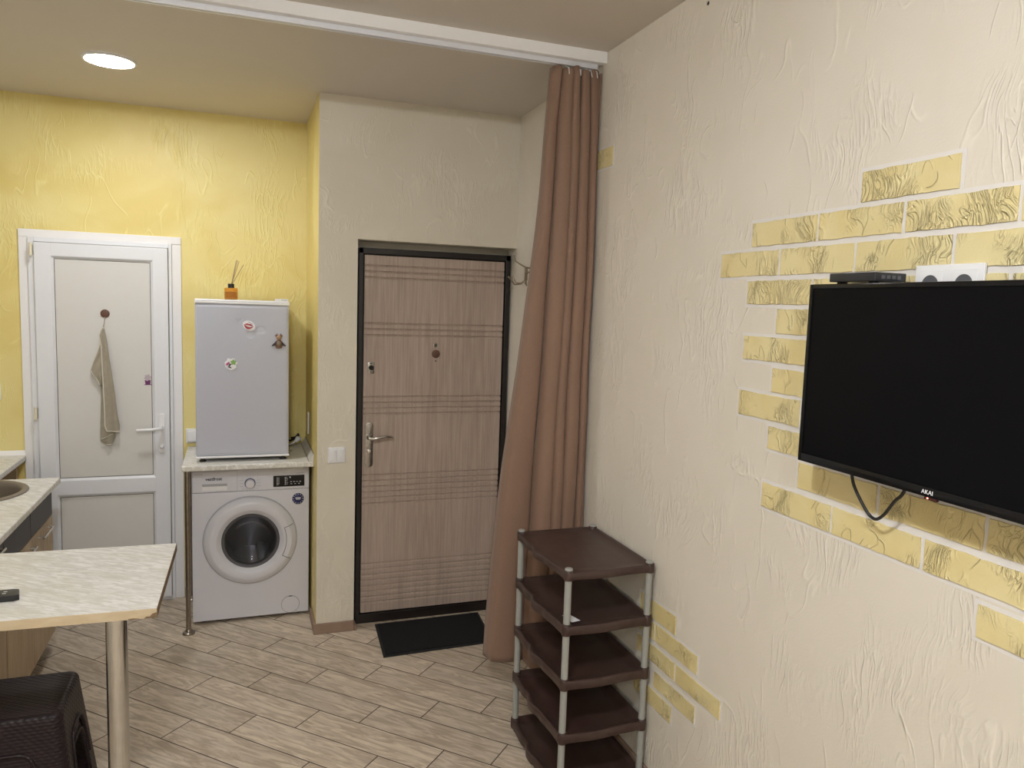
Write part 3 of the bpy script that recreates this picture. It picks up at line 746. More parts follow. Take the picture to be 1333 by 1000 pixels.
# ================================================================== FRIDGE
fr = thing('refrigerator', (.022, 4.40, .890), 'small white one-door refrigerator standing on the counter shelf', 'refrigerator')
b = bm(); box(b, -.206, .246, 4.234, 4.62, .912, 1.728, .006); obj('body', b, 'white_enamel', fr)
b = bm(); box(b, -.211, .250, 4.182, 4.228, .922, 1.716, .008, 3); fd = obj('door', b, 'fridge', fr, smooth=True)
b = bm(); box(b, -.205, .244, 4.228, 4.234, .928, 1.71); obj('door_gasket', b, 'grey_plastic', fr)
b = bm(); box(b, -.213, .252, 4.178, 4.230, 1.716, 1.728, .003); obj('door_cap_strip', b, 'white_plastic', fd); b = bm(); box(b, -.213, .252, 4.178, 4.230, .911, .922, .003); obj('door_cap_strip', b, 'white_plastic', fd)
b = bm(); box(b, -.213, .252, 4.196, 4.625, 1.7285, 1.738, .004, 3); obj('top_plate', b, 'white_plastic', fr)
b = bm(); box(b, .180, .246, 4.200, 4.236, 1.738, 1.750, .003); box(b, .212, .240, 4.1985, 4.201, 1.7425, 1.7455, .0005, mi=1); obj('hinge_cover', b, ['white_plastic', 'grey_plastic'], fr)
for x in (-.180, .222):
    for y in (4.215, 4.58):
        b = bm(); lathe(b, [(.018, 0), (.018, .006), (.012, .009), (.012, .023)], (x, y, .890), 'z', 20); obj('foot', b, 'black_plastic', fr, smooth=True)
# shallow dents in the door skin: remesh the door front with real dimples
b = bm(); nx, nz = 92, 158; X0, X1, Z0, Z1 = -.205, .244, .930, 1.708
dents = [(.058, 1.560, .020, .0055), (.108, 1.585, .022, .005), (.030, 1.62, .06, .0022)]
gv = []
for j in range(nz+1):
    row = []
    for i in range(nx+1):
        x = lerp(X0, X1, i/nx); z = lerp(Z0, Z1, j/nz); y = 4.1805
        for (dx, dz, r, dp_) in dents: y += dp_*math.exp(-((x-dx)**2+(z-dz)**2*1.6)/(2*(r*.55)**2))
        e = min(i, nx-i, j, nz-j)
        if e == 0: y = 4.183
        row.append(b.verts.new((x, min(y, 4.1886), z)))
    gv.append(row)
for j in range(nz):
    for i in range(nx): f_ = b.faces.new((gv[j][i], gv[j][i+1], gv[j+1][i+1], gv[j+1][i])); f_.smooth = True
# side skirt to close the skin onto the door slab
o = obj('door_skin', b, 'fridge', fd, smooth=True)
b = bm(); random.seed(5)
for k, (xx, wd_) in enumerate(((-.012, .010), (.000, .007), (.010, .010), (.030, .006), (.038, .008))): box(b, xx-.006, xx-.006+wd_, 4.1795, 4.1812, 1.639-.002*(k > 2), 1.643-.002*(k > 2), .0003)
obj('badge', b, 'grey_plastic', fd)

# magnets
def disc_outline(cx, cz, r, n, y, f=lambda a: 1): return [(cx+r*f(2*PI*k/n)*math.cos(2*PI*k/n), y, cz+r*f(2*PI*k/n)*math.sin(2*PI*k/n)) for k in range(n)]
FY = 4.1795
lm = thing('fridge_magnet', (.049, FY, 1.578), 'red smiling lips magnet, topmost on the refrigerator door', 'fridge magnet', 'magnets on the refrigerator door')
b = bm(); prism(b, [(.049+.030*math.cos(a)*1.02, FY, 1.606+.026*math.sin(a)-.006*math.cos(a)) for a in [2*PI*k/28 for k in range(28)]], (0, -.003, 0)); obj('backing', b, 'white_ink', lm)
def lips(b, cx, cz, s, up_):
    ang = -.22; pts = []
    n = 14
    for k in range(n+1):
        t = -1+2*k/n; h = (1-t*t)*.50*(1-.25*math.exp(-(t/.18)**2)) if up_ else -(1-t*t)*.12
        pts.append((t, h))
    for k in range(n+1):
        t = 1-2*k/n; h = (1-t*t)*.10 if up_ else -(1-t*t)*.75
        pts.append((t, h))
    o_ = []
    for t, h in pts[:-1]:
        x, z = t*s, h*s; o_.append((cx+x*math.cos(ang)-z*math.sin(ang), FY-.003, cz+x*math.sin(ang)+z*math.cos(ang)))
    prism(b, o_, (0, -.002, 0))
b = bm(); lips(b, .047, 1.606, .024, True); lips(b, .047, 1.606, .024, False); bmesh.ops.remove_doubles(b, verts=b.verts, dist=1e-5); obj('lips', b, 'red', lm)
b = bm(); prism(b, [(.030, FY-.003, 1.611), (.047, FY-.003, 1.607), (.064, FY-.003, 1.601), (.056, FY-.003, 1.598), (.040, FY-.003, 1.602)], (0, -.0025, 0)); obj('teeth', b, 'white_ink', lm)
b = bm()
for k in range(6): box(b, .046+.004*k, .0485+.004*k, FY-.0036, FY-.0028, 1.6245-.0022*k, 1.6275-.0022*k)
obj('print', b, 'ink', lm)

sm = thing('fridge_magnet', (-.042, FY, 1.375), 'white cut-out magnet with pink and green patches, lowest on the refrigerator door', 'fridge magnet', 'magnets on the refrigerator door')
b = bm(); prism(b, disc_outline(-.040, 1.405, .030, 36, FY, lambda a: 1+.13*math.sin(7*a)*(1 if math.sin(a+.6) > 0 else .3)), (0, -.003, 0)); obj('backing', b, 'white_ink', sm)
b = bm(); prism(b, [(-.066, FY-.003, 1.405), (-.052, FY-.003, 1.417), (-.044, FY-.003, 1.411), (-.058, FY-.003, 1.396)], (0, -.0012, 0)); obj('patch', b, 'pinkm', sm)
b = bm(); prism(b, [(-.052, FY-.003, 1.398), (-.043, FY-.003, 1.409), (-.038, FY-.003, 1.405), (-.046, FY-.003, 1.393)], (0, -.0012, 0)); prism(b, [(-.056, FY-.003, 1.391), (-.050, FY-.003, 1.394), (-.036, FY-.003, 1.386), (-.040, FY-.003, 1.383)], (0, -.0012, 0)); obj('patch', b, 'ink', sm)
b = bm(); prism(b, disc_outline(-.028, 1.415, .013, 20, FY-.003, lambda a: 1+.25*math.sin(5*a)), (0, -.0012, 0)); obj('patch', b, 'green', sm)

om = thing('fridge_magnet', (.198, FY, 1.492), 'brown owl-shaped resin magnet near the right edge of the refrigerator door', 'fridge magnet', 'magnets on the refrigerator door')
def blob(b, cx, cz, rx, rz, d, y=FY):
    t = bmesh.new(); bmesh.ops.create_uvsphere(t, u_segments=20, v_segments=12, radius=1)
    for v in t.verts: v.co = Vector((cx+v.co.x*rx, y-max(0, -v.co.y)*d, cz+v.co.z*rz))
    bmesh.ops.remove_doubles(t, verts=t.verts, dist=1e-6); merge(b, t)
b = bm(); blob(b, .198, 1.512, .020, .024, .008); box(b, .182, .214, FY-.006, FY, 1.490, 1.500, .002); obj('torso', b, 'owl_brown', om, smooth=True)
b = bm(); blob(b, .198, 1.514, .013, .017, .011); obj('belly', b, 'owl_belly', om, smooth=True)
b = bm(); blob(b, .198, 1.547, .014, .014, .011); obj('head', b, 'owl_tan', om, smooth=True)
b = bm()
for s in (-1, 1): prism(b, [(.198+s*.004, FY, 1.556), (.198+s*.014, FY, 1.553), (.198+s*.010, FY, 1.571)], (0, -.005, 0)); prism(b, [(.198+s*.013, FY, 1.552), (.198+s*.021, FY, 1.555), (.198+s*.014, FY, 1.563)], (0, -.004, 0))
obj('ear', b, 'owl_brown', om)
for s in (-1, 1):
    b = bm(); prism(b, [(.198+s*.014, FY, 1.527), (.198+s*.036, FY, 1.505), (.198+s*.034, FY, 1.501), (.198+s*.016, FY, 1.507)], (0, -.006, 0), bev=.001); obj('wing', b, 'owl_dark', om)
b = bm()
for s in (-1, 1): blob(b, .198+s*.005, 1.549, .0025, .0025, .012)
obj('eyes', b, 'ink', om, smooth=True)

# ================================================================== REED DIFFUSER on the fridge
dx, dyy = -.038, 4.25
dz = 1.7385
rd = thing('reed_diffuser', (dx, dyy, dz), 'square amber glass reed diffuser bottle with black cap on the refrigerator', 'diffuser')
b = bm(); box(b, dx-.032, dx+.032, dyy-.032, dyy+.032, dz, dz+.060, .005, 3); obj('bottle', b, 'amber', rd, smooth=True)
b = bm(); box(b, dx-.026, dx+.026, dyy-.026, dyy+.026, dz+.007, dz+.040, .004); obj('fragrance_oil', b, plain('amber_oil', (.45, .17, .02), .2), rd)
b = bm(); lathe(b, [(.010, .058), (.016, .060), (.016, .080), (.014, .082), (.001, .082)], (dx, dyy, dz), 'z', 28); obj('cap', b, 'black_plastic', rd, smooth=True)
for (ex, ey, ez) in ((.026, .0, .205), (.032, .012, .206), (.040, -.01, .200), (.062, .01, .184)):
    b = bm(); tube(b, [(dx+ex*.08, dyy+ey*.1, dz+.080), (dx+ex, dyy+ey, dz+ez)], .0017, 8); obj('reed', b, 'reed', rd, smooth=True)

# ================================================================== SWITCHES, SOCKETS
def plate_y(x0, x1, z0, z1, y, d=.010):
    b = bm(); box(b, x0, x1, y-d, y, z0, z1, .003, 3); return b
sw = thing('light_switch', (.4735, YM, .914), 'white two-gang light switch on the beige wall left of the entrance door', 'light switch')
obj('switch_frame', plate_y(.431, .516, .914, .995, YM, .009), 'white_plastic', sw, smooth=True)
for (a, c_) in ((.440, .4728), (.4742, .507)):
    b = bm(); box(b, a, c_, YM-.013, YM-.007, .924, .985, .002); obj('rocker', b, 'white_plastic', sw, smooth=True)
so = thing('socket', (-.268, YB, .918), 'white wall socket on the yellow wall half hidden by the refrigerator', 'socket')
obj('socket_frame', plate_y(-.288, -.208, .912, .994, YB, .010), 'white_plastic', so, smooth=True)
b = bm(); box(b, -.279, -.217, YB-.040, YB-.009, .922, .984, .006); obj('plug', b, 'white_plastic', so, smooth=True)
so = thing('socket', (-1.215, YB, 1.176), 'white wall socket on the yellow wall left of the plastic door', 'socket')
obj('socket_frame', plate_y(-1.27, -1.187, 1.170, 1.253, YB, .010), 'white_plastic', so, smooth=True)
b = bm(); lathe(b, [(.020, .0), (.020, .0015), (.001, .0015)], (-1.2285, YB-.010, 1.2115), 'y', 24); obj('socket_face', b, 'grey_plastic', so)
# double socket above the television
so = thing('double_socket', (WX, 1.216, 1.785), 'white double wall socket peeking above the black television', 'socket')
b = bm(); box(b, WX-.0125, WX-.004, 1.133, 1.300, 1.785, 1.870, .003, 3)
# two round wells bored into the plate, drawn as recessed cups
obj('socket_frame', b, 'white_plastic', so, smooth=True)
for yc in (1.258, 1.176):
    b = bm(); box(b, WX-.0145, WX-.0126, yc-.030, yc+.030, 1.797, 1.858, .0008); ins = obj('socket_insert', b, 'white_plastic', so, smooth=True)
    b = bm(); lathe(b, [(.0205, .0001), (.0205, .0010), (.0195, .0012), (.0190, .0004), (.001, .0004)], (WX-.0145, yc, 1.8275), 'x', 32); obj('socket_well', b, 'rubber_grey', ins, smooth=True)

# ================================================================== CABLES behind the fridge
tag(obj('power_cable', tube(bm(), [(.262, 4.635, .912), (.285, 4.62, .915), (.31, 4.60, .93), (.33, 4.61, .955), (.335, 4.63, .945), (.315, 4.64, .93), (.29, 4.645, .925)], .006, 10), 'black_plastic', smooth=True),
    'black power cable bundled on the counter right of the refrigerator', 'cable')
ps = thing('cable_plug', (.30, 4.57, .892), 'white plug and lead tangled behind the refrigerator', 'plug')
b = bm(); tube(b, [(.255, 4.60, .898), (.275, 4.575, .899), (.295, 4.565, .908), (.312, 4.570, .922)], .0055, 10); obj('lead', b, 'white_plastic', ps, smooth=True)
b = bm(); tube(b, [(.310, 4.569, .918), (.325, 4.572, .934), (.338, 4.580, .930)], [.010, .016, .012], 12); obj('plug_body', b, 'white_plastic', ps, smooth=True)
b = bm(); box(b, .368, .3755, 4.425, 4.437, .985, 1.11, .002); tag(obj('cable_channel', b, 'white_plastic'), 'thin white vertical cable channel beside the refrigerator', 'cable channel')

# ================================================================== KITCHEN RUN (left)
KX = -.812
b = bm(); box(b, XL+.001, KX, 2.93, 4.10, .832, .860, .006, 3)
kt = obj('kitchen_worktop', b, 'marble'); tag(kt, 'marble-look kitchen worktop holding the sink', 'worktop')
bore(kt, (0, 0, 0), .001, .001) if False else None
def bore_z(o, c, r):
    cutter = bm(); lathe(cutter, [(r, -.1), (r, .1)], c, 'z', 64); bmesh.ops.recalc_face_normals(cutter, faces=cutter.faces)
    me = bpy.data.meshes.new('bore'); cutter.to_mesh(me); cutter.free(); co = bpy.data.objects.new('bore', me); C.objects.link(co)
    md = o.modifiers.new('bore', 'BOOLEAN'); md.object = co; md.operation = 'DIFFERENCE'; md.solver = 'EXACT'
    bpy.context.view_layer.update(); dg = bpy.context.evaluated_depsgraph_get(); nm = bpy.data.meshes.new_from_object(o.evaluated_get(dg))
    o.modifiers.clear(); o.data = nm; bpy.data.objects.remove(co)
SX, SY, SR = -1.132, 3.835, .243
bore_z(kt, (SX, SY, .85), SR-.012)
sk = thing('sink', (SX, SY, .70), 'round taupe stone sink set into the kitchen worktop', 'sink')
b = bm(); lathe(b, [(SR, .8605), (SR, .865), (SR-.006, .868), (SR-.022, .868), (SR-.030, .862), (SR-.034, .845), (SR-.040, .72), (SR-.065, .695), (.05, .688), (.045, .680), (.001, .680)], (SX, SY, 0), 'z', 72, close=False); 
obj('basin', b, 'sink', sk, smooth=True)
b = bm(); lathe(b, [(.044, .6885), (.040, .692), (.030, .690), (.001, .690)], (SX, SY, 0), 'z', 32); obj('drain', b, 'chrome', sk, smooth=True)
b = bm(); box(b, XL+.001, -1.078, 4.112, YB-.001, .842, .870, .005, 3)
kw = obj('corner_worktop', b, 'marble'); tag(kw, 'narrow marble-look worktop strip in the corner left of the plastic door', 'worktop')
b = bm(); prism(b, [(XL+.001, YB-.001, .8705), (XL+.001, YB-.020, .8705), (XL+.001, YB-.001, .895)], (-1.082-XL-.001, 0, 0)); obj('wall_strip', b, 'white_paint', kw)
b = bm(); box(b, XL+.02, -1.12, 4.62, YB-.002, .0, .8415); tag(obj('support_panel', b, 'edge'), 'beige panel carrying the corner worktop strip', 'panel') 

def cabinet(y0, y1, hy0, hy1, hz, top_mat, label, nm='base_cabinet'):
    c = thing(nm, ((XL+KX)/2, (y0+y1)/2, 0), label, 'cabinet', 'kitchen base cabinets under the worktop')
    b = bm(); g = .0015
    box(b, XL+.01, -.868, y0+g, y0+.016+g, .10, .8315); box(b, XL+.01, -.868, y1-.016-g, y1-g, .10, .8315); box(b, XL+.01, -.868, y0+g, y1-g, .10, .116); box(b, XL+.01, XL+.016, y0+g, y1-g, .10, .8315)
    obj('carcass', b, 'cab_oak', c)
    b = bm(); box(b, -.868, -.850, y0+.002, y1-.002, .683, .826, .0015); fp = obj('drawer_front', b, top_mat, c)
    b = bm(); box(b, -.868, -.850, y0+.002, y1-.002, .104, .679, .0015); dd = obj('door', b, 'cab_oak', c)
    b = bm(); box(b, -.930, -.915, y0+g, y1-g, 0, .098); obj('plinth', b, 'black_gap', c)
    par = dd if hz < .68 else fp
    b = bm(); tube(b, [(-.850, hy0, hz), (-.825, hy0, hz)], .004, 8); tube(b, [(-.850, hy1, hz), (-.825, hy1, hz)], .004, 8); tube(b, [(-.825, hy0-.012, hz), (-.825, hy1+.012, hz)], .0055, 12)
    obj('handle', b, 'chrome', par, smooth=True); return c
cabinet(3.695, 4.095, 3.815, 3.990, .648, 'graphite', 'oak-fronted base cabinet with graphite top panel at the end by the plastic door')
cabinet(3.295, 3.693, 3.480, 3.665, .648, 'graphite', 'oak-fronted base cabinet with graphite top panel, middle one of the kitchen run')
cabinet(2.935, 3.293, 3.050, 3.210, .787, 'graphite', 'oak-fronted base cabinet with graphite drawer nearest the breakfast bar')

# ================================================================== BREAKFAST BAR
bar = thing('bar_table', (-.6, 2.61, 0), 'marble-look breakfast bar slab with chipped corner on a chrome leg', 'table')
bx1 = -.218
b = bm()
outl = [(XL+.002, 2.330), (-.9, 2.320), (bx1-.006, 2.2985), (bx1+.003, 2.905), (-.805, 2.926), (XL+.002, 2.926)]
prism(b, [(x, y, .8345) for x, y in outl], (0, 0, .0255)); 
o = obj('tabletop', b, 'marble', bar)
# beige edge band front, worn side edge, chips
def strip(b, p, q, z0, z1, th, side):
    p, q = Vector((*p, 0)), Vector((*q, 0)); d = (q-p).normalized(); n = Vector((d.y, -d.x, 0))*side
    a = [(p.x, p.y, z0), (q.x, q.y, z0), (q.x+n.x*th, q.y+n.y*th, z0), (p.x+n.x*th, p.y+n.y*th, z0)]; prism(b, a, (0, 0, z1-z0)); return b
b = bm(); strip(b, (XL+.01, 2.329), (-.9, 2.3195), .832, .8588, .0016, 1); strip(b, (-.9, 2.3195), (bx1-.006, 2.298), .832, .8588, .0016, 1); obj('edge_band', b, 'edge', bar)
b = bm(); strip(b, (bx1-.006, 2.2985), (bx1+.003, 2.905), .8335, .8585, .0014, 1); obj('worn_edge', b, 'chipboard', bar)
b = bm(); random.seed(2)
prism(b, [(bx1-.040, 2.2978, .8318), (bx1-.033, 2.2975, .838), (bx1-.024, 2.2973, .8375), (bx1-.018, 2.2971, .845), (bx1-.009, 2.2969, .8475), (bx1-.004, 2.2967, .850), (bx1-.004, 2.2967, .8318)], (0, -.0014, 0))
prism(b, [(-.300, 2.2995, .8318), (-.296, 2.2995, .8352), (-.284, 2.299, .8358), (-.272, 2.2985, .834), (-.268, 2.298, .8318)], (0, -.0012, 0))
obj('chipped_patch', b, 'chipboard', bar)
b = bm(); tube(b, [(-.346, 2.425, .018), (-.346, 2.425, .832)], .0295, 40); lg = obj('leg', b, 'chrome', bar, smooth=True)
b = bm(); lathe(b, [(.055, .824), (.055, .833), (.030, .834)], (-.346, 2.425, 0), 'z', 32); obj('mounting_plate', b, 'chrome', lg, smooth=True)
b = bm(); lathe(b, [(.045, 0), (.045, .010), (.032, .018)], (-.346, 2.425, 0), 'z', 32); obj('foot_plate', b, 'chrome', lg, smooth=True)

# remote
rc = thing('remote_control', (-.67, 2.478, .8605), 'black remote control lying on the marble bar', 'remote control')
b = bm(); prism(b, [(-.80, 2.452, .8605), (-.80, 2.500, .8605), (-.625, 2.510, .8605), (-.610, 2.505, .8605), (-.600, 2.460, .8605), (-.612, 2.452, .8605)], (0, 0, .018), bev=.004); obj('casing', b, 'black_plastic', rc, smooth=True)
b = bm()
for (x, y) in ((-.640, 2.485), (-.640, 2.470), (-.662, 2.488), (-.662, 2.472), (-.685, 2.480)): box(b, x-.005, x+.005, y-.003, y+.003, .8783, .8800, .001)
obj('buttons', b, 'grey_plastic', rc)

# ================================================================== STOOL
def rsq(t, h, r, n_per=None):
    """rounded-square perimeter point, t in 0..1 starting mid +x side, half size h, corner radius r"""
    e = 2*(h-r); arc = PI*r/2; per = 4*(e+arc); d = (t % 1)*per
    segs_ = []
    d0 = d
    for k in range(4):
        # side k starting from its middle? handled by offset of e/2
        pass
    d = (d+0) % per
    # start at +x side middle going +y
    d = d+e/2
    k = int(d//(e+arc)); l = d-k*(e+arc); k %= 4
    if l < e: p = Vector((h, -h+r+l))
    else:
        a = (l-e)/r; p = Vector((h-r+r*math.cos(a), h-r+r*math.sin(a)))
    c, s = [(1, 0), (0, 1), (-1, 0), (0, -1)][k]
    return Vector((p.x*c-p.y*s, p.x*s+p.y*c)), k, (l-e/2)/(e/2) if l < e else 2
def make_stool(Z0, label):
    HZ = Z0+.402; SXc, SYc = -.675, 2.705
    st = thing('stool', (SXc, SYc, Z0), label, 'stool', 'nested brown stools')
    def half(z): return lerp(.198, .152, min(1, (z-Z0)/.40))
    b = bm(); NP = 240; cols = []
    for i in range(NP):
        t = i/NP; p1, k, s = rsq(t, 1.0, .17)
        # opening under the seat apron on each side
        s2 = s/.62 if abs(s) <= 1 else 2
        zb = (.285*(1-abs(s2)**5)**(1/5) if abs(s2) < 1 else 0)
        col = []
        NV = 16
        for j in range(NV+1):
            z = lerp(zb+Z0, HZ-.014, j/NV); h = half(z); p, _, _ = rsq(t, h, .030+.006*(1-z)); col.append(b.verts.new((SXc+p.x, SYc+p.y, z)))
        for (dz_, dh) in ((.004, .002), (.011, .007), (.014, .014)):
            p, _, _ = rsq(t, half(HZ-.014)-dh, .030); col.append(b.verts.new((SXc+p.x, SYc+p.y, HZ-.014+dz_)))
        for (hh, zz) in ((.132, HZ-.001), (.128, HZ-.003), (.09, HZ-.0035), (.045, HZ-.004)):
            p, _, _ = rsq(t, hh, .026*hh/.13); col.append(b.verts.new((SXc+p.x, SYc+p.y, zz)))
        cols.append(col)
    for i in range(NP):
        A, B = cols[i], cols[(i+1) % NP]
        for j in range(len(A)-1):
            f_ = b.faces.new((A[j], B[j], B[j+1], A[j+1])); f_.smooth = True
    b.faces.new([c[-1] for c in cols])
    o = obj('shell', b, 'rattan', st, smooth=True, angle=35)
    md = o.modifiers.new('solid', 'SOLIDIFY'); md.thickness = .005; md.offset = -1
    # raised lip around each opening
    b = bm()
    for k in range(4):
        pts = []
        for i in range(NP+1):
            t = (i/NP)+k*.25-.125; p1, kk, s = rsq(t, 1.0, .17); 
            if i/NP > .25: break
            if abs(s) > 1: continue
            s2 = s/.66
            if abs(s2) >= 1: continue
            z = Z0+.293*(1-abs(s2)**5)**(1/5); h = half(z)+.0015; p, _, _ = rsq(t, h, .034); pts.append((SXc+p.x, SYc+p.y, z))
        if len(pts) > 4: tube(b, pts, .005, 8)
    obj('opening_lip', b, 'rattan', st, smooth=True)

make_stool(0, 'lower brown woven-look plastic stool, nested beneath the top one under the bar')
make_stool(.050, 'upper dark brown woven-look plastic stool with its seat exposed under the bar')

# ================================================================== SHOE RACK
rk = thing('shoe_rack', (1.235, 2.56, 0), 'dark brown plastic five-tier shoe rack with grey poles against the cream wall', 'shoe rack')
RX0, RX1, RY0, RY1 = 1.078, 1.398, 2.330, 2.800
tiers = [.030, .231, .431, .632, .832]
def outline():
    P = []
    # left long edge (towards the room), from far corner to near corner: ogee dips by the corners, belly in the middle
    n = 36
    def rr(cx_, cy_, a0_, a1_, r=.020, m_=6): return [(cx_+r*math.cos(lerp(a0_, a1_, k/m_)), cy_+r*math.sin(lerp(a0_, a1_, k/m_))) for k in range(m_+1)]
    e = .018
    P += rr(RX0, RY1, PI*.6, PI*1.1, e)                       # far-left corner around its pole
    for k in range(1, n):
        t = k/n; y = lerp(RY1-.012, RY0+.012, t)
        bel = .018*(.5-.5*math.cos(2*PI*t))**1.5 - .012*math.exp(-((t-.36)/.07)**2)-.006*math.exp(-((t-.64)/.07)**2)
        P.append((RX0-e-.000-bel, y))
    P += rr(RX0, RY0, PI*.95, PI*1.45, e)
    for k in range(1, 20):
        t = k/20; x = lerp(RX0+.008, RX1-.008, t); P.append((x, RY0-e-.008*(.5-.5*math.cos(2*PI*min(t*1.25, 1)))+.004*t))
    P += rr(RX1, RY0, PI*1.5, PI*2.0, e-.002)
    P += rr(RX1, RY1, 0, PI*.5, e-.002)
    return P
OUT = outline(); RC = Vector(((RX0+RX1)/2, (RY0+RY1)/2))
def inset(P, d):
    hx, hy = (RX1-RX0)/2+.02, (RY1-RY0)/2+.02
    return [(RC.x+(x-RC.x)*(1-d/hx), RC.y+(y-RC.y)*(1-d/hy)) for x, y in P]
for k, z in enumerate(tiers):
    top = k == 4
    b = bm(); rings = []
    rim = .006 if top else .012
    prof = [(.004, z-.022), (0, z-.018), (0, z+rim-.003), (.003, z+rim), (.011, z+rim), (.018, z+rim-.006 if not top else z+.003), (.024, z), (.06, z-.001)]
    for d, zz in prof: rings.append([b.verts.new((x, y, zz)) for x, y in inset(OUT, d)])
    for i in range(len(rings)-1):
        n = len(rings[i])
        for j in range(n): f_ = b.faces.new((rings[i][j], rings[i][(j+1) % n], rings[i+1][(j+1) % n], rings[i+1][j])); f_.smooth = True
    b.faces.new(rings[-1])
    # under side
    R2 = [b.verts.new((x, y, z-.006)) for x, y in inset(OUT, .02)]; n = len(R2)
    for j in range(n): b.faces.new((rings[0][(j+1) % n], rings[0][j], R2[j], R2[(j+1) % n]))
    b.faces.new(R2[::-1])
    for (px, py) in ((RX0, RY0), (RX0, RY1), (RX1, RY0), (RX1, RY1)):
        lathe(b, [(.0165, z-.024), (.0175, z-.020), (.0175, z+rim+.003), (.0155, z+rim+.005), (.001, z+rim+.005)], (px, py, 0), 'z', 20)
    obj('shelf', b, 'rack', rk, smooth=True, angle=50)
for (px, py) in ((RX0, RY0), (RX0, RY1), (RX1, RY0), (RX1, RY1)):
    for k in range(4):
        b = bm(); lathe(b, [(.0125, tiers[k]+.017), (.0125, tiers[k+1]-.0245)], (px, py, 0), 'z', 20); obj('pole', b, 'pole_grey', rk, smooth=True)
    b = bm(); lathe(b, [(.014, tiers[4]+.0112), (.014, tiers[4]+.016), (.011, tiers[4]+.0185), (.001, tiers[4]+.0185)], (px, py, 0), 'z', 24); obj('pole_cap', b, 'pole_grey', rk, smooth=True)
    b = bm(); lathe(b, [(.012, 0), (.013, .005), (.012, .0055)], (px, py, 0), 'z', 16); obj('foot', b, 'rack', rk, smooth=True)
b = bm(); prism(b, [(1.096, 2.412, .6445), (1.126, 2.408, .6445), (1.142, 2.352, .6445), (1.106, 2.346, .6445)], (0, 0, .0006)); tag(obj('paper_slip', b, 'paper'), 'small white paper slip on the shelf of the brown shoe rack', 'paper')

# ================================================================== DOORMAT
dm_ = thing('doormat', (.968, 3.78, 0), 'black rectangular doormat in front of the entrance door', 'doormat')
mo = [(.667, 3.572), (1.245, 3.592), (1.280, 3.977), (.690, 3.968)]
b = bm(); prism(b, [(x, y, .0005) for x, y in mo], (0, 0, .006), bev=.002); obj('rubber_border', b, 'black_gap', dm_)
cxm, cym = sum(p[0] for p in mo)/4, sum(p[1] for p in mo)/4
b = bm(); prism(b, [(cxm+(x-cxm)*.955, cym+(y-cym)*.925, .0066) for x, y in mo], (0, 0, .004), bev=.001); obj('pile', b, 'mat', dm_)

# ================================================================== TOWEL on its hook
hk = thing('towel_hook', (-.683, ys0+.012, 1.60), 'round dark wooden hook stuck on the white door panel', 'hook')
PY = ys0+.012
b = bm(); lathe(b, [(.0225, 0), (.0225, .005), (.019, .0075), (.001, .008)], (-.683, PY, 1.640), 'y', 32); obj('disc', b, 'wood_disc', hk, smooth=True)
b = bm(); tube(b, [(-.683, PY-.006, 1.622), (-.685, PY-.014, 1.600), (-.688, PY-.017, 1.578), (-.688, PY-.026, 1.570), (-.686, PY-.034, 1.580)], .0025, 8); obj('hook_wire', b, 'chrome', hk, smooth=True)
tw = thing('towel', (-.68, PY-.02, .92), 'small beige towel with cream hem hanging from the hook on the white door', 'towel')
def tow(p): # pixel-free layout in metres on the door plane
    return p
def sheet(b, left, right, ydepth, nx=14, thick=.006, fold=.010, ph=0):
    """cloth strip between two side curves [(x,z)...] with gentle vertical folds"""
    n = 40
    def samp(c, t):
        L_ = len(c)-1; i = min(int(t*L_), L_-1); f = t*L_-i; return lerp(c[i][0], c[i+1][0], f), lerp(c[i][1], c[i+1][1], f)
    G = []
    for j in range(n+1):
        t = j/n; a = samp(left, t); c_ = samp(right, t); row = []
        for i in range(nx+1):
            s = i/nx; x, z = lerp(a[0], c_[0], s), lerp(a[1], c_[1], s)
            y = ydepth-.006*t-fold*(.3+.7*t)*math.sin(PI*2*s*1.2+ph+2*t)-.006*math.sin(PI*s)+.002*math.sin(17*t+6*s)
            row.append((x, min(y, PY-.010), z))
        G.append(row)
    F = [[b.verts.new(p) for p in r] for r in G]; Bk = [[b.verts.new((p[0], p[1]+thick, p[2])) for p in r] for r in G]
    for j in range(n):
        for i in range(nx):
            for q, S in ((F, 1), (Bk, -1)):
                vs_ = (q[j][i], q[j][i+1], q[j+1][i+1], q[j+1][i]); f_ = b.faces.new(vs_ if S > 0 else vs_[::-1]); f_.smooth = True
    for j in range(n):
        b.faces.new((F[j][0], F[j+1][0], Bk[j+1][0], Bk[j][0])); b.faces.new((F[j][nx], Bk[j][nx], Bk[j+1][nx], F[j+1][nx]))
    for i in range(nx):
        b.faces.new((F[0][i], Bk[0][i], Bk[0][i+1], F[0][i+1])); b.faces.new((F[n][i], F[n][i+1], Bk[n][i+1], Bk[n][i]))
    return G
b = bm(); Gf = sheet(b, [(-.694, 1.560), (-.708, 1.525), (-.700, 1.47), (-.698, 1.38), (-.694, 1.25), (-.690, 1.12), (-.690, 1.03), (-.680, 1.000)],
                     [(-.684, 1.560), (-.672, 1.49), (-.662, 1.40), (-.650, 1.30), (-.637, 1.19), (-.628, 1.09), (-.618, 1.03), (-.620, .997)], PY-.030, fold=.006)
obj('front_fold', b, 'towel', tw)
b = bm(); Gl = sheet(b, [(-.700, 1.50), (-.718, 1.44), (-.740, 1.38), (-.755, 1.335), (-.742, 1.305), (-.722, 1.275), (-.712, 1.252)],
                     [(-.690, 1.50), (-.690, 1.44), (-.692, 1.38), (-.694, 1.34), (-.696, 1.31), (-.698, 1.28), (-.700, 1.25)], PY-.020, fold=.004, ph=1)
obj('side_fold', b, 'towel', tw)
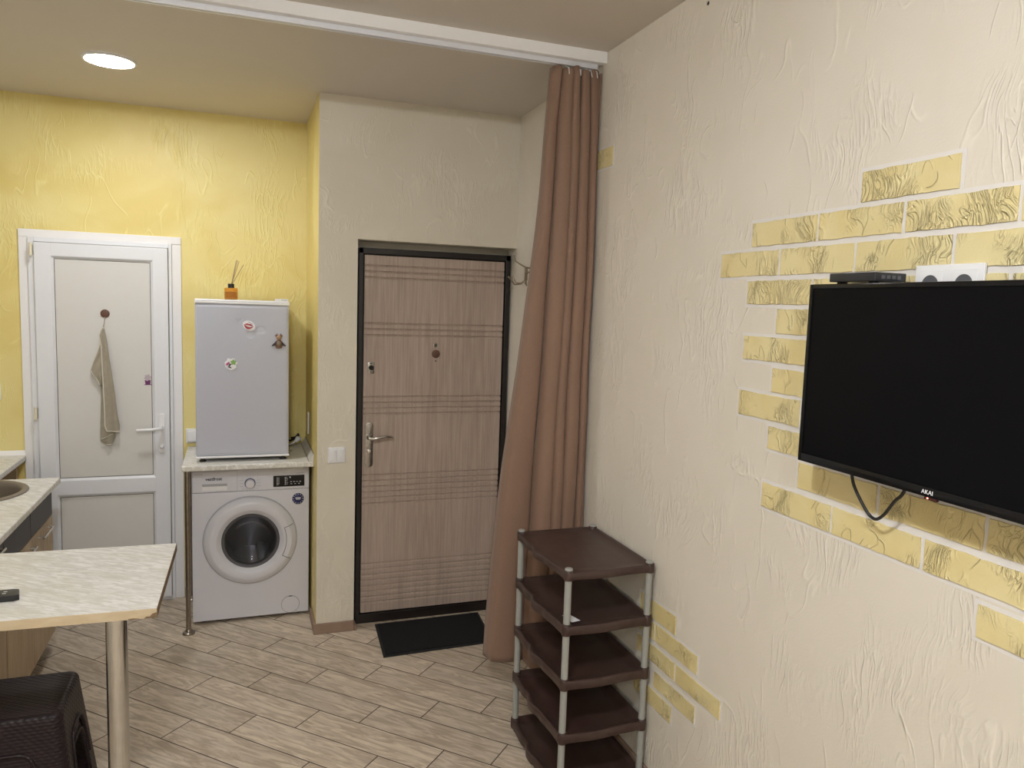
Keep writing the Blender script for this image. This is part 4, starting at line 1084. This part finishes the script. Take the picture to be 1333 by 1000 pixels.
b = bm(); Gb = sheet(b, [(-.702, 1.40), (-.708, 1.28), (-.710, 1.15), (-.715, 1.05), (-.716, .95), (-.714, .940), (-.690, .925)],
                     [(-.670, 1.40), (-.655, 1.28), (-.648, 1.15), (-.642, 1.05), (-.640, 1.00), (-.645, .960), (-.660, .922)], PY-.014, fold=.003, ph=2)
obj('back_fold', b, 'towel', tw)
b = bm()
tube(b, [(r[0][0], r[0][1], r[0][2]) for r in Gf], .0032, 6); tube(b, [Vector(p) for p in Gf[-1]], .0032, 6); tube(b, [Vector(r[0]) for r in Gl], .0026, 6)
tube(b, [Vector(p) for p in Gb[-1]], .0026, 6)
tube(b, [(-.712, PY-.024, .955), (-.685, PY-.026, .965), (-.655, PY-.026, .982)], .0026, 6)
obj('hem', b, 'towel_hem', tw, smooth=True)
b = bm(); tube(b, [(-.689, PY-.028, 1.556), (-.690, PY-.030, 1.572), (-.687, PY-.031, 1.580), (-.684, PY-.030, 1.572), (-.687, PY-.028, 1.556)], .0018, 6); obj('hanging_loop', b, 'towel_hem', tw, smooth=True)

# door sticker: small potted plant
sp = thing('door_sticker', (-.475, PY, 1.250), 'tiny purple sticker with pale blossoms on the white door panel', 'sticker')
b = bm(); box(b, -.496, -.458, PY-.0008, PY, 1.249, 1.253); prism(b, [(-.490, PY, 1.253), (-.494, PY, 1.276), (-.463, PY, 1.276), (-.466, PY, 1.253)], (0, -.0008, 0)); obj('pot', b, 'purple', sp)
b = bm(); prism(b, disc_outline(-.478, 1.290, .017, 22, PY-.0004, lambda a: 1+.2*math.sin(6*a)), (0, -.0008, 0)); obj('blossom', b, plain('pale_mauve', (.50, .42, .46), .6), sp)

# ================================================================== TELEVISION
TX = 1.315; TY0, TY1, TZ0, TZ1 = .790, 1.512, 1.392, 1.828
tv = thing('television', (WX, 1.151, TZ0), 'black flat television mounted on the brick-patterned cream wall', 'television')
b = bm(); box(b, TX+.004, TX+.030, TY0+.002, TY1-.002, TZ0+.002, TZ1-.002, .006, 3); box(b, TX+.028, TX+.058, TY0+.08, TY1-.08, TZ0+.05, TZ1-.10, .012, 3); obj('back_cover', b, 'black_plastic', tv, smooth=True)
b = bm(); bw = .011; bb = .020
box(b, TX, TX+.010, TY0, TY0+bw, TZ0, TZ1, .002); box(b, TX, TX+.010, TY1-bw, TY1, TZ0, TZ1, .002); box(b, TX, TX+.010, TY0+bw-.001, TY1-bw+.001, TZ1-bw, TZ1, .002); box(b, TX, TX+.010, TY0+bw-.001, TY1-bw+.001, TZ0, TZ0+bb, .002)
bz = obj('bezel', b, 'black_gloss', tv, smooth=True)
b = bm(); box(b, TX+.0030, TX+.006, TY0+bw-.001, TY1-bw+.001, TZ0+bb-.001, TZ1-bw+.001); obj('screen', b, 'screen', tv)
text('AKAI', .0125, (TX-.0006, 1.1305, TZ0+.010), (-1, 0, 0), 'white_ink', 'brand_text', bz)
b = bm(); box(b, TX+.002, TX+.010, 1.110, 1.140, TZ0-.006, TZ0+.0005, .002); box(b, TX+.0012, TX+.0022, 1.129, 1.132, TZ0-.0035, TZ0-.001, mi=1); obj('sensor', b, [plain('dark_red_plastic', (.06, .01, .01), .3), 'red_led'], bz)
b = bm(); box(b, TX+.058, WX-.0062, 1.05, 1.25, 1.52, 1.70, .003); obj('wall_bracket', b, 'black_plastic', tv)
# power cable loop
import itertools
def catmull(P, n=8):
    P = [Vector(p) for p in P]; Q = [P[0]+(P[0]-P[1])]+P+[P[-1]+(P[-1]-P[-2])]; out = []
    for i in range(1, len(Q)-2):
        for k in range(n):
            t = k/n; a, b_, c_, d_ = Q[i-1], Q[i], Q[i+1], Q[i+2]
            out.append(.5*((2*b_)+(c_-a)*t+(2*a-5*b_+4*c_-d_)*t*t+(3*b_-a-3*c_+d_)*t**3))
    out.append(P[-1]); return out
b = bm(); tube(b, catmull([(1.365, 1.384, 1.415), (1.366, 1.384, 1.382), (1.372, 1.378, 1.350), (1.380, 1.352, 1.308), (1.384, 1.335, 1.291), (1.383, 1.316, 1.290), (1.378, 1.290, 1.310), (1.372, 1.262, 1.345), (1.366, 1.235, 1.372), (1.365, 1.222, 1.415)]), .0038, 12)
obj('power_cable', b, 'black_plastic', tv, smooth=True)
# set-top box
bx_ = thing('set_top_box', (1.355, 1.378, TZ1), 'small black set-top box standing on top of the television', 'set-top box')
b = bm(); box(b, 1.312, 1.402, 1.308, 1.446, TZ1+.004, TZ1+.024, .003, 3); obj('casing', b, plain('satin_black', (.015, .016, .02), .3), bx_, smooth=True)
b = bm(); 
for k in range(4): box(b, 1.330+.015*k, 1.340+.015*k, 1.3072, 1.3082, TZ1+.010, TZ1+.018)
obj('ports', b, plain('dim_port_metal', (.10, .10, .11), .5), bx_)
for (x, y) in ((1.325, 1.330), (1.325, 1.425), (1.340, 1.330), (1.340, 1.425)):
    b = bm(); lathe(b, [(.006, 0), (.006, .0045)], (x, y, TZ1), 'z', 14); obj('foot', b, 'black_plastic', bx_)
